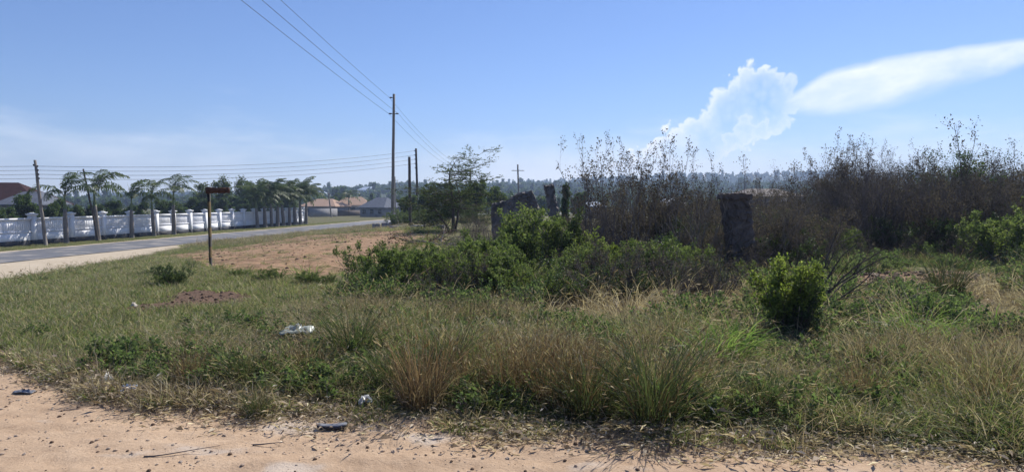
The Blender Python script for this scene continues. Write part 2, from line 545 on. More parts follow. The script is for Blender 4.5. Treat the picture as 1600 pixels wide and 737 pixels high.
def ground_mat():
    m, nt, N, L = new_mat('earth'); S.tree = nt
    geo = N('ShaderNodeNewGeometry')

    def attr(nm):
        a = N('ShaderNodeAttribute'); a.attribute_name = nm; return S(a.outputs['Fac'])

    def noise(sc, det=6, ro=.6, vec=None, st=None):
        n = N('ShaderNodeTexNoise'); n.inputs['Scale'].default_value = sc; n.inputs['Detail'].default_value = det
        n.inputs['Roughness'].default_value = ro
        v = geo.outputs['Position']
        if st:
            mp = N('ShaderNodeMapping'); mp.inputs['Scale'].default_value = st; L(v, mp.inputs[0]); v = mp.outputs[0]
        L(v, n.inputs['Vector']); return n

    def mixc(f, a, b):
        k = N('ShaderNodeMixRGB'); L(f.s, k.inputs[0])
        for i, c in ((1, a), (2, b)):
            if isinstance(c, tuple): k.inputs[i].default_value = (*c, 1)
            else: L(c, k.inputs[i])
        return k.outputs[0]
    nA = noise(0.55, 5); nB = noise(6, 8, .65); nC = noise(45, 5, .7); nD = noise(1.6, 6, .6)
    fA, fB, fC, fD = (S(x.outputs[0]) for x in (nA, nB, nC, nD))
    # turf soil: litter browns and greens
    turf = ramp(N, [(0.30, (.055, .060, .026)), (0.46, (.105, .105, .045)), (0.60, (.17, .145, .08)), (0.75, (.25, .19, .115))]); L((fB * .6 + fD * .4).s, turf.inputs[0])
    sand = ramp(N, [(0.30, (.25, .165, .10)), (0.44, (.40, .28, .185)), (0.56, (.49, .355, .24)), (0.72, (.57, .44, .315))]); L((fB * .38 + fA * .32 + fC * .30).s, sand.inputs[0])
    pale = ramp(N, [(0.3, (.38, .31, .22)), (0.7, (.55, .47, .36))]); L((fA * .4 + fB * .6).s, pale.inputs[0])
    pln = noise(2.2, 7, .65, st=(1, 3, 1))
    red = ramp(N, [(0.30, (.14, .090, .055)), (0.45, (.28, .18, .11)), (0.58, (.37, .235, .145)), (0.75, (.42, .32, .20))]); L(pln.outputs[0], red.inputs[0])
    soil = ramp(N, [(0.3, (.12, .075, .045)), (0.7, (.30, .19, .12))]); L(fB.s, soil.inputs[0])
    c = turf.outputs[0]
    c = mixc(attr('soil'), c, soil.outputs[0])
    c = mixc(attr('plough') * fD.step(.30, .50), c, red.outputs[0])
    c = mixc(attr('mound'), c, (.13, .085, .06))
    c = mixc(attr('shoulder'), c, pale.outputs[0])
    c = mixc(attr('sand'), c, sand.outputs[0])
    # grey chalky patches worn into the track
    wear = noise(1.1, 4, .5, st=(1, 1.8, 1))
    c = mixc(attr('sand') * S(wear.outputs[0]).step(.55, .66) * .75, c, (.52, .445, .37))
    p = N('ShaderNodeBsdfPrincipled'); p.inputs['Roughness'].default_value = .95; p.inputs['Specular IOR Level'].default_value = .1
    L(c, p.inputs['Base Color'])
    h = fB * .5 + fC * .30 + S(pln.outputs[0]) * attr('plough') * 1.5
    b = N('ShaderNodeBump'); b.inputs['Strength'].default_value = .8; b.inputs['Distance'].default_value = .04
    L(h.s, b.inputs['Height']); L(b.outputs[0], p.inputs['Normal'])
    o = N('ShaderNodeOutputMaterial'); L(p.outputs[0], o.inputs['Surface'])
    return m


M = {}
M['earth'] = ground_mat()
M['asphalt'] = solid_mat('asphalt', (.10, .10, .105), (.155, .152, .15), 3.0, .62, .15, .5, dirt=(.34, .30, .25))
M['white_wall'] = solid_mat('painted_wall', (.80, .81, .83), (.86, .86, .88), 1.2, .7, .05, dirt=(.72, .71, .70))
M['black_plinth'] = solid_mat('black_paint', (.02, .02, .024), (.05, .05, .055), 3, .7, .1)
M['grey_bark'] = solid_mat('grey_bark', (.10, .085, .07), (.22, .19, .16), 6, .9, .4, stretch=(1, 1, .3))
M['dark_bark'] = solid_mat('dark_bark', (.045, .036, .030), (.11, .088, .072), 9, .9, .4, stretch=(1, 1, .3))
M['twig'] = solid_mat('twig_bark', (.080, .068, .070), (.195, .168, .165), 5, .9, .2)
M['red_twig'] = solid_mat('reddish_twig', (.11, .05, .03), (.22, .11, .07), 5, .9, .2)
M['palm_trunk'] = solid_mat('palm_bark', (.13, .115, .10), (.25, .225, .20), 4, .9, .4, stretch=(.5, .5, 4))
M['crownshaft'] = solid_mat('palm_crownshaft', (.10, .14, .05), (.16, .20, .08), 3, .6, .1)
M['pole_wood'] = solid_mat('weathered_pole', (.14, .12, .10), (.28, .25, .215), 5, .85, .3, stretch=(3, 3, .25))
M['pole_dark'] = solid_mat('creosoted_pole', (.035, .028, .024), (.085, .068, .055), 5, .85, .3, stretch=(3, 3, .25))
M['ceramic'] = solid_mat('brown_ceramic', (.03, .02, .018), (.06, .045, .04), 4, .3, 0)
M['wire'] = solid_mat('wire', (.04, .04, .045), (.07, .07, .075), 4, .5, 0)
M['rust'] = solid_mat('rusted_plate', (.05, .022, .015), (.13, .055, .03), 9, .8, .25, dirt=(.035, .022, .018))
M['post_black'] = solid_mat('black_band', (.012, .011, .010), (.035, .028, .022), 9, .7, .15)
M['post_yellow'] = solid_mat('faded_yellow_band', (.075, .048, .018), (.15, .098, .032), 9, .8, .15, dirt=(.04, .026, .018))
M['old_concrete'] = solid_mat('old_concrete', (.12, .105, .10), (.26, .235, .22), 5, .95, .9, dirt=(.07, .062, .06))
M['old_post'] = solid_mat('weathered_masonry', (.075, .060, .055), (.17, .14, .125), 7, .95, .9, dirt=(.05, .045, .044))
M['paver'] = solid_mat('grey_paver', (.22, .21, .23), (.34, .33, .35), 6, .9, .2)
M['pale_slab'] = solid_mat('pale_slab', (.62, .62, .62), (.78, .78, .77), 4, .8, .1)
M['tile_roof'] = solid_mat('clay_roof', (.30, .19, .13), (.44, .30, .21), 2, .85, .2)
M['dark_red_roof'] = solid_mat('dark_red_roof', (.030, .013, .013), (.055, .024, .022), 2, .8, .2, .1)
M['grey_roof'] = solid_mat('grey_roof', (.09, .10, .125), (.15, .165, .20), 2, .85, .1, .1)
M['blue_roof'] = solid_mat('pale_blue_roof', (.38, .45, .55), (.50, .56, .64), 2, .6, .1)
M['brown_roof'] = solid_mat('brown_roof', (.075, .058, .052), (.12, .095, .085), 2, .8, .1)
M['render_wall'] = solid_mat('rendered_wall', (.20, .195, .20), (.29, .285, .29), 1, .85, .1)
M['window_glass'] = solid_mat('dark_window', (.03, .035, .04), (.05, .055, .06), 1, .15, 0, .6)
M['hill'] = solid_mat('hillside', (.035, .055, .025), (.085, .10, .05), .03, .95, 0)
M['stone'] = solid_mat('pebble', (.30, .23, .17), (.52, .42, .33), 9, .9, .4)
M['dark_stone'] = solid_mat('dark_clod', (.10, .07, .05), (.22, .15, .10), 9, .95, .5)
M['plastic_white'] = None

G = leaf_mat
M['grass_green'] = G('grass_green', [(0, (.070, .105, .028)), (.5, (.135, .170, .055)), (.85, (.22, .235, .10)), (1, (.36, .31, .17))], .42)
M['grass_short'] = G('grass_short', [(0, (.080, .110, .036)), (.5, (.140, .170, .060)), (.82, (.22, .225, .10)), (1, (.36, .30, .17))], .40)
M['grass_tall'] = G('grass_tall', [(0, (.075, .100, .034)), (.45, (.145, .160, .060)), (.75, (.24, .205, .10)), (1, (.42, .34, .20))], .40)
M['grass_dry'] = G('grass_dry', [(0, (.080, .060, .042)), (.4, (.19, .145, .095)), (.75, (.32, .255, .17)), (1, (.52, .44, .32))], .35)
M['grass_red'] = G('grass_redbrown', [(0, (.055, .040, .024)), (.5, (.135, .085, .05)), (1, (.28, .19, .115))], .3)
M['grass_lush'] = G('grass_lush', [(0, (.065, .115, .026)), (.6, (.12, .18, .045)), (1, (.22, .27, .09))], .42)
M['weed'] = G('weed_leaf', [(0, (.05, .080, .028)), (.6, (.10, .14, .05)), (1, (.19, .22, .09))], .4, .75, .12)
M['bush_green'] = G('bush_leaf', [(0, (.045, .072, .020)), (.5, (.105, .145, .040)), (1, (.21, .245, .085))], .45, .6, .2, .25, 1.55)
M['bush_lime'] = G('bush_leaf_lime', [(0, (.06, .095, .018)), (.5, (.14, .18, .036)), (1, (.27, .30, .085))], .45, .6, .2, .25, 1.6)
M['bush_dark'] = G('bush_leaf_dark', [(0, (.025, .045, .014)), (.6, (.05, .08, .024)), (1, (.10, .13, .045))], .35)
M['dead_leaf'] = G('dead_leaf', [(0, (.030, .026, .022)), (.5, (.060, .050, .042)), (1, (.13, .105, .085))], .3, .8, .05)
M['litter'] = G('leaf_litter', [(0, (.11, .078, .054)), (.45, (.28, .215, .15)), (.8, (.48, .40, .30)), (1, (.70, .63, .54))], .32)
M['acacia'] = G('acacia_leaf', [(0, (.028, .042, .016)), (.6, (.055, .078, .028)), (1, (.11, .13, .05))], .35, .7, .1)
M['tree_leaf'] = G('tree_leaf', [(0, (.026, .046, .015)), (.6, (.055, .088, .026)), (1, (.11, .14, .048))], .35)
M['palm_leaf'] = G('palm_leaf', [(0, (.022, .042, .014)), (.6, (.055, .085, .026)), (1, (.12, .14, .05))], .3, .5, .25)
M['seed'] = G('seed_head', [(0, (.20, .15, .09)), (.5, (.36, .29, .19)), (1, (.56, .49, .37))], .45)


# ------------------------------------------------------------------ ground sheet
def axis(parts):
    a = [0.0]; x = 0.0
    for hi, s0, g, s1 in parts:          # up to hi: first step, growth, largest step
        st = s0
        while x < hi - 1e-6:
            x = min(hi, x + st); st = min(st * g, s1); a.append(x)
    return np.array(a)


_far = (1650, 3, 1.25, 300)
gxs = np.concatenate([-axis([(5.2, .045, 1, .045), (14, .05, 1.04, .16), (46, .16, 1.02, .35), _far])[::-1],
                      axis([(5.2, .045, 1, .045), (14, .05, 1.05, .2), (40, .2, 1.1, 3), _far])[1:]])
gys = np.concatenate([-axis([(1650, .5, 1.3, 300)])[::-1],
                      axis([(3.4, .4, .9, .4), (7.0, .035, 1.001, .05), (20, .045, 1.02, .13), (60, .13, 1.03, .8), (170, .8, 1.1, 4), _far])[1:]])


def build_ground():
    XX, YY = np.meshgrid(gxs, gys, indexing='xy')
    m = masks(XX, YY)
    ZZ = fine_h(XX, YY, m)
    V = np.stack([XX, YY, ZZ], -1).reshape(-1, 3)
    ny, nx = XX.shape
    i = (np.arange(ny - 1)[:, None] * nx + np.arange(nx - 1)[None]).ravel()
    Q = np.stack([i, i + 1, i + nx + 1, i + nx], -1)
    fm = [a.ravel()[Q].mean(1) for a in m]
    cls = np.zeros(len(Q), int)
    cls[fm[2] > .55] = 3
    cls[fm[1] > .5] = 2
    cls[fm[0] > .5] = 1
    names = [('ground', 'rough grassy open ground of the vacant plot'), ('dirt_track', 'pale sandy dirt track along the bottom of the picture'),
             ('road_shoulder', 'pale sandy shoulder beside the asphalt road'), ('ploughed_patch', 'bare reddish broken soil beyond the grass')]
    for c, (nm, lab) in enumerate(names):
        q = Q[cls == c]
        if not len(q): continue
        used, inv = np.unique(q.ravel(), return_inverse=True)
        me = mesh_quads(nm, V[used], inv.reshape(-1, 4), [M['earth']], None, True)
        for an, arr in zip(('sand', 'shoulder', 'plough', 'soil', 'mound'), m):
            a = me.attributes.new(an, 'FLOAT', 'POINT'); a.data.foreach_set('value', arr.ravel()[used].astype(np.float32))
        o = link(nm, me); tag(o, lab, kind='structure')


build_ground()


def strip(name, P, half, mat, lift, label):
    P = np.asarray(P, float); T = np.gradient(P, axis=0); T = T / np.linalg.norm(T, axis=1, keepdims=True)
    Nn = np.stack([-T[:, 1], T[:, 0]], 1)
    off = np.linspace(-half, half, 9)
    XY = P[:, None, :] + Nn[:, None, :] * off[None, :, None]
    Z = fine_h(XY[..., 0], XY[..., 1]) + lift + 0.05 * (1 - (off / half) ** 2)[None]
    V = np.concatenate([XY, Z[..., None]], -1).reshape(-1, 3)
    n, k = len(P), 9
    i = (np.arange(n - 1)[:, None] * k + np.arange(k - 1)[None]).ravel()
    o = link(name, mesh_quads(name, V, np.stack([i, i + 1, i + k + 1, i + k], -1), [mat], None, True))
    return tag(o, label, kind='structure')


def road_path():
    pts = []; 
    for y in np.arange(-60, 118, 2.0): pts.append((float(wall_x(y)) + 8.15, y))
    x, y = pts[-1]; h = math.atan2(1, .116)
    for k in range(120):
        h -= R(0.55) if k < 70 else 0
        x += math.cos(h) * 2; y += math.sin(h) * 2; pts.append((x, y))
    return np.array(pts)


ROAD = road_path()
strip('asphalt_road', ROAD, 3.45, M['asphalt'], 0.03, 'straight grey asphalt road running past the white wall')


# ------------------------------------------------------------------ far hills and woods
def hill_top1(X):      # nearer ridge, about 800 m off
    px = CX + F * X / 800.0
    t = np.interp(px, [-600, 200, 430, 500, 560, 610, 640, 700, 760, 800, 870, 960, 1060, 1200, 1500, 2200],
                  [318, 316, 311, 304, 297, 296, 290, 293, 292, 290, 291, 290, 288, 290, 292, 300])
    return (315 - t) / F * 800.0 + CAMZ - 4.5


def hill_top2(X):      # farther ridge, about 1900 m off
    px = CX + F * X / 1250.0
    t = np.interp(px, [-600, 600, 800, 950, 1060, 1150, 1250, 1400, 1700, 2200], [312, 300, 288, 280, 274, 274, 271, 275, 282, 290])
    return (315 - t) / F * 1250.0 + CAMZ - 4.0


def hill(name, fn, Y0, Y1, Y2, x0, x1, label):
    xs = np.linspace(x0, x1, 90); ys = np.linspace(Y0, Y2, 26)
    XX, YY = np.meshgrid(xs, ys)
    b = -4.6
    Z = b + (fn(XX) - b) * (sm(Y0, Y1, YY) * (1 - .5 * sm(Y1, Y2, YY))) + 4 * (fbm(XX / 60, YY / 60, 3) - .5) * sm(Y0, Y0 + 80, YY)
    V = np.stack([XX, YY, Z], -1).reshape(-1, 3); ny, nx = XX.shape
    i = (np.arange(ny - 1)[:, None] * nx + np.arange(nx - 1)[None]).ravel()
    o = link(name, mesh_quads(name, V, np.stack([i, i + 1, i + nx + 1, i + nx], -1), [M['hill']], None, True))
    tag(o, label, kind='structure')
    return lambda X, Y: b + (fn(X) - b) * (sm(Y0, Y1, Y) * (1 - .5 * sm(Y1, Y2, Y)))


h1 = hill('hill', hill_top1, 280, 800, 1000, -900, 900, 'low wooded hill behind the houses')
h2 = hill('hill', hill_top2, 960, 1250, 1450, -1250, 1500, 'distant blue ridge on the right')


def scatter(name, P, rot, scl, idx, protos, label, cat=None):
    """one 'stuff' object: prototype meshes instanced on points"""
    kit = bpy.data.collections.new(name + '_kit')
    for i, me in enumerate(protos):
        kit.objects.link(bpy.data.objects.new('%s_%02d' % (name, i), me))
    me = bpy.data.meshes.new(name)
    n = len(P); me.vertices.add(n); me.vertices.foreach_set('co', np.ascontiguousarray(P, np.float32).ravel())
    a = me.attributes.new('rot', 'FLOAT_VECTOR', 'POINT'); a.data.foreach_set('vector', np.ascontiguousarray(rot, np.float32).ravel())
    s3 = np.ascontiguousarray(scl, np.float32)
    if s3.ndim == 1: s3 = np.repeat(s3[:, None], 3, 1)
    a = me.attributes.new('scl', 'FLOAT_VECTOR', 'POINT'); a.data.foreach_set('vector', np.ascontiguousarray(s3).ravel())
    a = me.attributes.new('idx', 'INT', 'POINT'); a.data.foreach_set('value', np.ascontiguousarray(idx, np.int32))
    o = link(name, me)
    ng = bpy.data.node_groups.new(name, 'GeometryNodeTree')
    ng.interface.new_socket('Geometry', in_out='INPUT', socket_type='NodeSocketGeometry')
    ng.interface.new_socket('Geometry', in_out='OUTPUT', socket_type='NodeSocketGeometry')
    N = ng.nodes.new; L = ng.links.new
    gi = N('NodeGroupInput'); go = N('NodeGroupOutput')
    ci = N('GeometryNodeCollectionInfo'); ci.inputs['Collection'].default_value = kit
    ci.inputs['Separate Children'].default_value = True; ci.inputs['Reset Children'].default_value = True

    def na(nm, t):
        k = N('GeometryNodeInputNamedAttribute'); k.data_type = t; k.inputs['Name'].default_value = nm; return k.outputs['Attribute']
    ip = N('GeometryNodeInstanceOnPoints'); ip.inputs['Pick Instance'].default_value = True
    L(gi.outputs[0], ip.inputs['Points']); L(ci.outputs[0], ip.inputs['Instance'])
    L(na('idx', 'INT'), ip.inputs['Instance Index'])
    e2r = N('FunctionNodeEulerToRotation'); L(na('rot', 'FLOAT_VECTOR'), e2r.inputs[0]); L(e2r.outputs[0], ip.inputs['Rotation'])
    L(na('scl', 'FLOAT_VECTOR'), ip.inputs['Scale']); L(ip.outputs[0], go.inputs[0])
    md = o.modifiers.new('scatter', 'NODES'); md.node_group = ng
    return tag(o, label, cat, kind='stuff')


def crown_tree(seed, h, spread, trunk_h, leaf, nleaf, wood, lmat, n0=9, ang=(25, 75), up=.12, lean=0.0, clump=.16, narrow=1.0):
    """tapered trunk with limbs, and leaf clumps round the twig ends -> (wood mesh, crown mesh) with base at the origin"""
    r = np.random.default_rng(seed)
    P = np.zeros((1, 3)); P[0, 2] = -0.15
    br = grow(r, P, np.array([[lean, 0, 1.0]]), np.array([h * .72]), np.array([h * .026 + .03]),
              [dict(k=9, wander=.05, up=.05, tip=.3),
               dict(n=n0 + 4, ang=ang, len=(.42 * spread, .75 * spread), start=trunk_h, k=6, wander=.14, up=up, rad=.5),
               dict(n=6, ang=(25, 60), len=(.35, .6), start=.3, k=5, wander=.18, up=up * .6, rad=.55, rmin=.008),
               dict(n=4, ang=(25, 70), len=(.35, .6), start=.3, k=4, wander=.2, up=.05, rad=.55, rmin=.005)])
    c, d = tip_points(r, br[3], max(2, nleaf // len(br[3][0])), .25)
    c = c + r.normal(size=c.shape) * clump * h * .2
    c[:, :2] *= narrow
    V, Q = leaves(r, c, d + rnd_unit(r, len(c)) * 1.1, leaf, .6, .15)
    # light and dark clumps: tone follows the limb a leaf grows on
    nb = len(br[3][0]); per = len(c) // nb
    tl = np.repeat(np.repeat(r.random(nb // 4 + 1), 4)[:nb], per) * .5 + r.random(len(c)) * .5
    return wood_mesh('trunk', br, wood, (7, 5, 3, 3)), mesh_quads('crown', V, Q, [lmat], np.repeat(tl, 4))


def place_tree(name, kit, loc, label, cat='tree', rz=0., scl=1., group=None):
    t = thing(name, label, cat, loc, rz, group, scl)
    link('trunk', kit[0], t); link('crown', kit[1], t)
    return t


TREE_A = [crown_tree(20 + i, 6.0, .78, .10, .26, 9000, M['dark_bark'], M['tree_leaf']) for i in range(3)]
TREE_B = [crown_tree(40 + i, 6.0, .60, .40, .20, 2200, M['dark_bark'], M['acacia'], ang=(35, 75)) for i in range(2)]      # open, feathery
TREE_C = [crown_tree(60 + i, 8.0, .22, .10, .34, 4200, M['dark_bark'], M['tree_leaf'], n0=18, ang=(20, 45), up=.3, clump=.08) for i in range(2)]   # columnar

# woods on the two hills: far off, one mass
FOREST = [crown_tree(80 + i, 7.0, .62, .12, 1.15, 520, M['dark_bark'], M['tree_leaf'], n0=5, clump=.25) for i in range(3)]
FOREST.append(crown_tree(90, 11.0, .2, .08, 1.1, 420, M['dark_bark'], M['tree_leaf'], n0=9, ang=(15, 40), up=.3, clump=.12))


def joined(kit):
    a, b = kit; o = []
    va = np.empty(len(a.vertices) * 3, np.float32); a.vertices.foreach_get('co', va)
    vb = np.empty(len(b.vertices) * 3, np.float32); b.vertices.foreach_get('co', vb)
    qa = np.empty(len(a.loops), np.int32); a.loops.foreach_get('vertex_index', qa)
    qb = np.empty(len(b.loops), np.int32); b.loops.foreach_get('vertex_index', qb)
    ta = np.zeros(len(va) // 3, np.float32); tb = np.empty(len(vb) // 3, np.float32); b.attributes['tone'].data.foreach_get('value', tb)
    Q = np.vstack([qa.reshape(-1, 4), qb.reshape(-1, 4) + len(va) // 3])
    mi = np.concatenate([np.zeros(len(qa) // 4), np.ones(len(qb) // 4)])
    return mesh_quads('wood_tree', np.vstack([va.reshape(-1, 3), vb.reshape(-1, 3)]), Q, [a.materials[0], b.materials[0]], np.concatenate([ta, tb]), midx=mi)


FJ = [joined(k) for k in FOREST]
r = np.random.default_rng(3)


def woods(name, n, fn, Y0, Y1, u0, u1, label, smin, smax):
    Y = Y0 + (Y1 - Y0) * r.random(n) ** .8
    X = (u0 + (u1 - u0) * r.random(n)) * Y
    keep = fbm(X / 45, Y / 45, 3) + .25 * r.random(n) > .47
    X, Y = X[keep], Y[keep]; n = len(X)
    Z = fn(X, Y) - .4
    rot = np.zeros((n, 3)); rot[:, 2] = r.random(n) * 6.28
    idx = np.where(r.random(n) < .12, 3, r.integers(0, 3, n))
    scatter(name, np.stack([X, Y, Z], 1), rot, smin + (smax - smin) * r.random(n), idx, FJ, label)


woods('far_woods', 5200, h1, 300, 830, -.85, .9, 'wooded slope of the low hill behind the houses', .45, 1.5)
woods('far_woods', 3200, h2, 1000, 1270, -.6, .95, 'hazy woods on the distant ridge', .8, 1.6)
nf = 900
Yf = 150 + 170 * r.random(nf); uf = -.1 + 1.0 * r.random(nf); Xf = uf * Yf
kf = fbm(Xf / 30, Yf / 30, 3) > .5
Xf, Yf = Xf[kf], Yf[kf]
rot = np.zeros((len(Xf), 3)); rot[:, 2] = r.random(len(Xf)) * 6.28
scatter('far_woods', np.stack([Xf, Yf, base_h(Xf, Yf) - .3], 1), rot, .35 + .45 * r.random(len(Xf)), r.integers(0, 3, len(Xf)), FJ, 'dark bushland in the flat beyond the thicket')


# ------------------------------------------------------------------ houses
def house(name, c, w, d, hw, hr, roof, label, rz=0.0, wall='render_wall', nwin=3, ridge=.45, over=.5):
    t = thing(name, label, 'house', c, rz)
    MB().box((0, 0, hw / 2 - .3), (w, d, hw + .6)).build('wall', M[wall], t)
    W, D = w / 2 + over, d / 2 + over; k = w * ridge / 2
    V = [(-W, -D, hw), (W, -D, hw), (W, D, hw), (-W, D, hw), (-k, 0, hw + hr), (k, 0, hw + hr),
         (-W, -D, hw - .15), (W, -D, hw - .15), (W, D, hw - .15), (-W, D, hw - .15)]
    m = MB(); m.add(V, [[0, 1, 5, 4], [2, 3, 4, 5], [1, 2, 5, 5], [3, 0, 4, 4], [6, 7, 1, 0], [7, 8, 2, 1], [8, 9, 3, 2], [9, 6, 0, 3], [9, 8, 7, 6]])
    me = bpy.data.meshes.new('roof')
    me.from_pydata(V, [], [(0, 1, 5, 4), (2, 3, 4, 5), (1, 2, 5), (3, 0, 4), (6, 7, 1, 0), (7, 8, 2, 1), (8, 9, 3, 2), (9, 6, 0, 3), (9, 8, 7, 6)])
    me.materials.append(M[roof]); link('roof', me, t)
    for i in range(nwin):
        x = (i + .5) / nwin * w - w / 2
        wd = MB().box((x, -d / 2 - .01, hw * .55), (w / nwin * .42, .10, hw * .42)).build('window', M['window_glass'], t)
        MB().box((x, -d / 2 - .05, hw * .55 - hw * .21 - .05), (w / nwin * .5, .2, .09)).build('sill', M[wall], wd)
    return t


def hpos(px, Y): return gx(px, Y)


house('tiled_house', hpos(508, 175), 9.0, 8, 2.4, 1.8, 'tile_roof', 'low house with clay hip roof just right of the far palms', R(-12))
house('tiled_house', hpos(553, 190), 9.0, 8, 2.6, 2.2, 'tile_roof', 'low house with clay hip roof between the far palms and grey roofed house', R(8))
house('grey_roofed_house', hpos(597, 165), 6.5, 8, 2.2, 2.3, 'grey_roof', 'small grey roofed house just left of the tall power pole', R(-25))
house('dark_roofed_house', gx(10, 92) + [-2.0, 0, 0], 15, 9, 3.2, 2.8, 'dark_red_roof', 'house with dark red hip roof behind the wall at far left', R(10))
house('grey_roofed_house', gx(52, 84), 4.6, 5, 3.2, 1.5, 'grey_roof', 'low grey hip roof behind the wall beside the dark red roof', R(0))
house('brown_roofed_house', gx(1190, 120), 11, 8, 3.9, 1.3, 'brown_roof', 'house with dull brown roof beyond the thicket', R(4))
house('pale_roofed_house', gx(926, 150), 5.0, 6, 2.6, .9, 'blue_roof', 'small pale roofed shed in the flat beyond the bushes', R(-6))
for i, (px, Y, lab) in enumerate([(575, 560, 'pale blue roofed house up on the wooded hillside'), (600, 690, 'house high on the wooded hill left of the tall pole'),
                                  (500, 520, 'pale house low on the hillside behind the clay roofs'), (1048, 300, 'pale roofed building far beyond the bare shrubs')]):
    X = (px - CX) / F * Y
    z = max(float(h1(X, Y)), -4.2)
    house('hillside_house', (X, Y, z + 1.0), 13, 9, 3.4, 2.6, 'blue_roof' if i != 1 else 'grey_roof', lab, R(10 * i - 15), 'white_wall')

# low walls and a dark car-sized water tank by the far houses
m = MB(); a = gx(484, 160); b = gx(527, 166)
mid = (a + b) / 2; m.box((0, 0, .8), (np.linalg.norm(b - a), .2, 2.2))
o = m.build('garden_wall', M['render_wall']); o.location = mid; o.rotation_euler = (0, 0, math.atan2(b[1] - a[1], b[0] - a[0]))
tag(o, 'grey garden wall in front of the clay roofed houses', 'wall')
m = MB(); a = gx(527, 170); b = gx(572, 176)
mid = (a + b) / 2; m.box((0, 0, .6), (np.linalg.norm(b - a), .2, 1.6))
o = m.build('garden_wall', M['brown_roof']); o.location = mid; o.rotation_euler = (0, 0, math.atan2(b[1] - a[1], b[0] - a[0]))
tag(o, 'low brown garden wall right of the grey one', 'wall')


# ------------------------------------------------------------------ white boundary wall
def boundary_wall():
    px = [50, 110, 160, 203, 243, 270, 296, 320, 342, 362, 380, 397, 412, 425, 437, 448, 458, 467, 475]
    Ys = []
    for p in px:
        k = (p - CX) / F
        Ys.append((39.0 + 54 * .116) / (.116 - k))
    Ys = [Ys[0] - 12.6, Ys[0] - 8.4, Ys[0] - 4.2] + Ys
    ang = math.atan2(1, .116)
    root = thing('boundary_wall', 'long white wall with pillars and open baluster panels beyond the road', 'wall', (float(wall_x(Ys[0])), Ys[0], -1.95), ang)
    ln = math.hypot(1, .116)
    ss = [(y - Ys[0]) * ln for y in Ys]
    for s in ss:
        p = MB().box((s, 0, 1.22), (.44, .44, 2.44)).build('pillar', M['white_wall'], root)
        q = MB().box((s, 0, 2.47), (.56, .56, .07)); q.box((s, 0, 2.545), (.64, .64, .08)); q.box((s, 0, 2.63), (.5, .5, .09), taper=.3)
        q.build('cap', M['white_wall'], p)
        MB().box((s, 0, .20), (.47, .47, .56)).build('plinth', M['black_plinth'], p)
    for a, b in zip(ss[:-1], ss[1:]):
        a += .22; b -= .22; c = (a + b) / 2; w = b - a
        MB().box((c, 0, .68), (w, .2, .86)).build('panel', M['white_wall'], root)
        MB().box((c, 0, .20), (w, .26, .54)).build('plinth', M['black_plinth'], root)
        MB().box((c, 0, 1.15), (w, .3, .08)).build('sill', M['white_wall'], root)
        MB().box((c, 0, 2.17), (w, .3, .16)).build('coping', M['white_wall'], root)
        MB().box((c, .0, 1.64), (w, .08, .90)).build('recess_panel', M['white_wall'], root)
        k = max(4, int(w / .22)); m = MB()
        for i in range(k):
            x = a + (i + .5) / k * w
            P = np.array([[x, -.035, 1.19], [x, -.035, 1.32], [x, -.035, 1.5], [x, -.035, 1.72], [x, -.035, 1.95], [x, -.035, 2.09]])
            m.tube(P, [.035, .035, .045, .04, .032, .035], 6, cap=False)
        o = m.build('baluster_row', M['white_wall'], root, True); o['kind'] = 'stuff'
    return Ys


WALL_Y = boundary_wall()


# ------------------------------------------------------------------ palms
def frond_mesh(seed, L=1.9, droop=1.0, wind=.6):
    """feather frond from the origin along +X then drooping; wind combs the leaflets to one side"""
    r = np.random.default_rng(seed); K = 12
    t = np.linspace(0, 1, K)
    a = R(58) - R(58 + 50 * droop) * t ** 1.15
    dx = np.cos(a) * L / (K - 1); dz = np.sin(a) * L / (K - 1)
    P = np.stack([np.concatenate([[0], np.cumsum(dx)[:-1]]), .10 * L * wind * t ** 2, np.concatenate([[0], np.cumsum(dz)[:-1]])], 1)
    m = MB(); m.tube(P, np.linspace(.028, .006, K), 4, .35, False)
    n = 34
    tt = np.linspace(.14, .99, n)
    for side in (-1, 1):
        x = np.interp(tt, t, P[:, 0]); y = np.interp(tt, t, P[:, 1]); z = np.interp(tt, t, P[:, 2])
        C = np.stack([x, y, z], 1)
        tang = norm(np.gradient(C, axis=0))
        D = norm(tang * .65 + np.array([0, side * .8, 0]) + np.array([0, 0, -.15]) + r.normal(size=(n, 3)) * .14)
        D2 = norm(D + np.array([0, 0, -1.1]) + r.normal(size=(n, 3)) * .12)
        ll = (L * .24 * (np.sin(np.pi * np.clip(tt * .92 + .08, 0, 1)) ** .6) * (.8 + .4 * r.random(n)))[:, None]
        W = norm(np.cross(D, np.array([0, 0, 1.0]) + 0 * D)) * .034
        A = C; B = C + D * ll * .55; E = B + D2 * ll * .5
        V = np.stack([A - W * .5, A + W * .5, B + W, B - W, E + W * .15, E - W * .15], 1).reshape(-1, 3)
        b = np.arange(n)[:, None] * 6
        Q = np.concatenate([b + [[0, 1, 2, 3]], b + [[3, 2, 4, 5]]])
        m.add(V, Q, np.repeat(.3 + .6 * r.random(n), 6))
    return m.mesh('frond', M['palm_leaf'])


FRONDS = [frond_mesh(i, 3.0, d, w) for i, (d, w) in enumerate([(.6, .3), (.9, .5), (1.15, .6), (1.4, .8), (1.0, -.4)])]


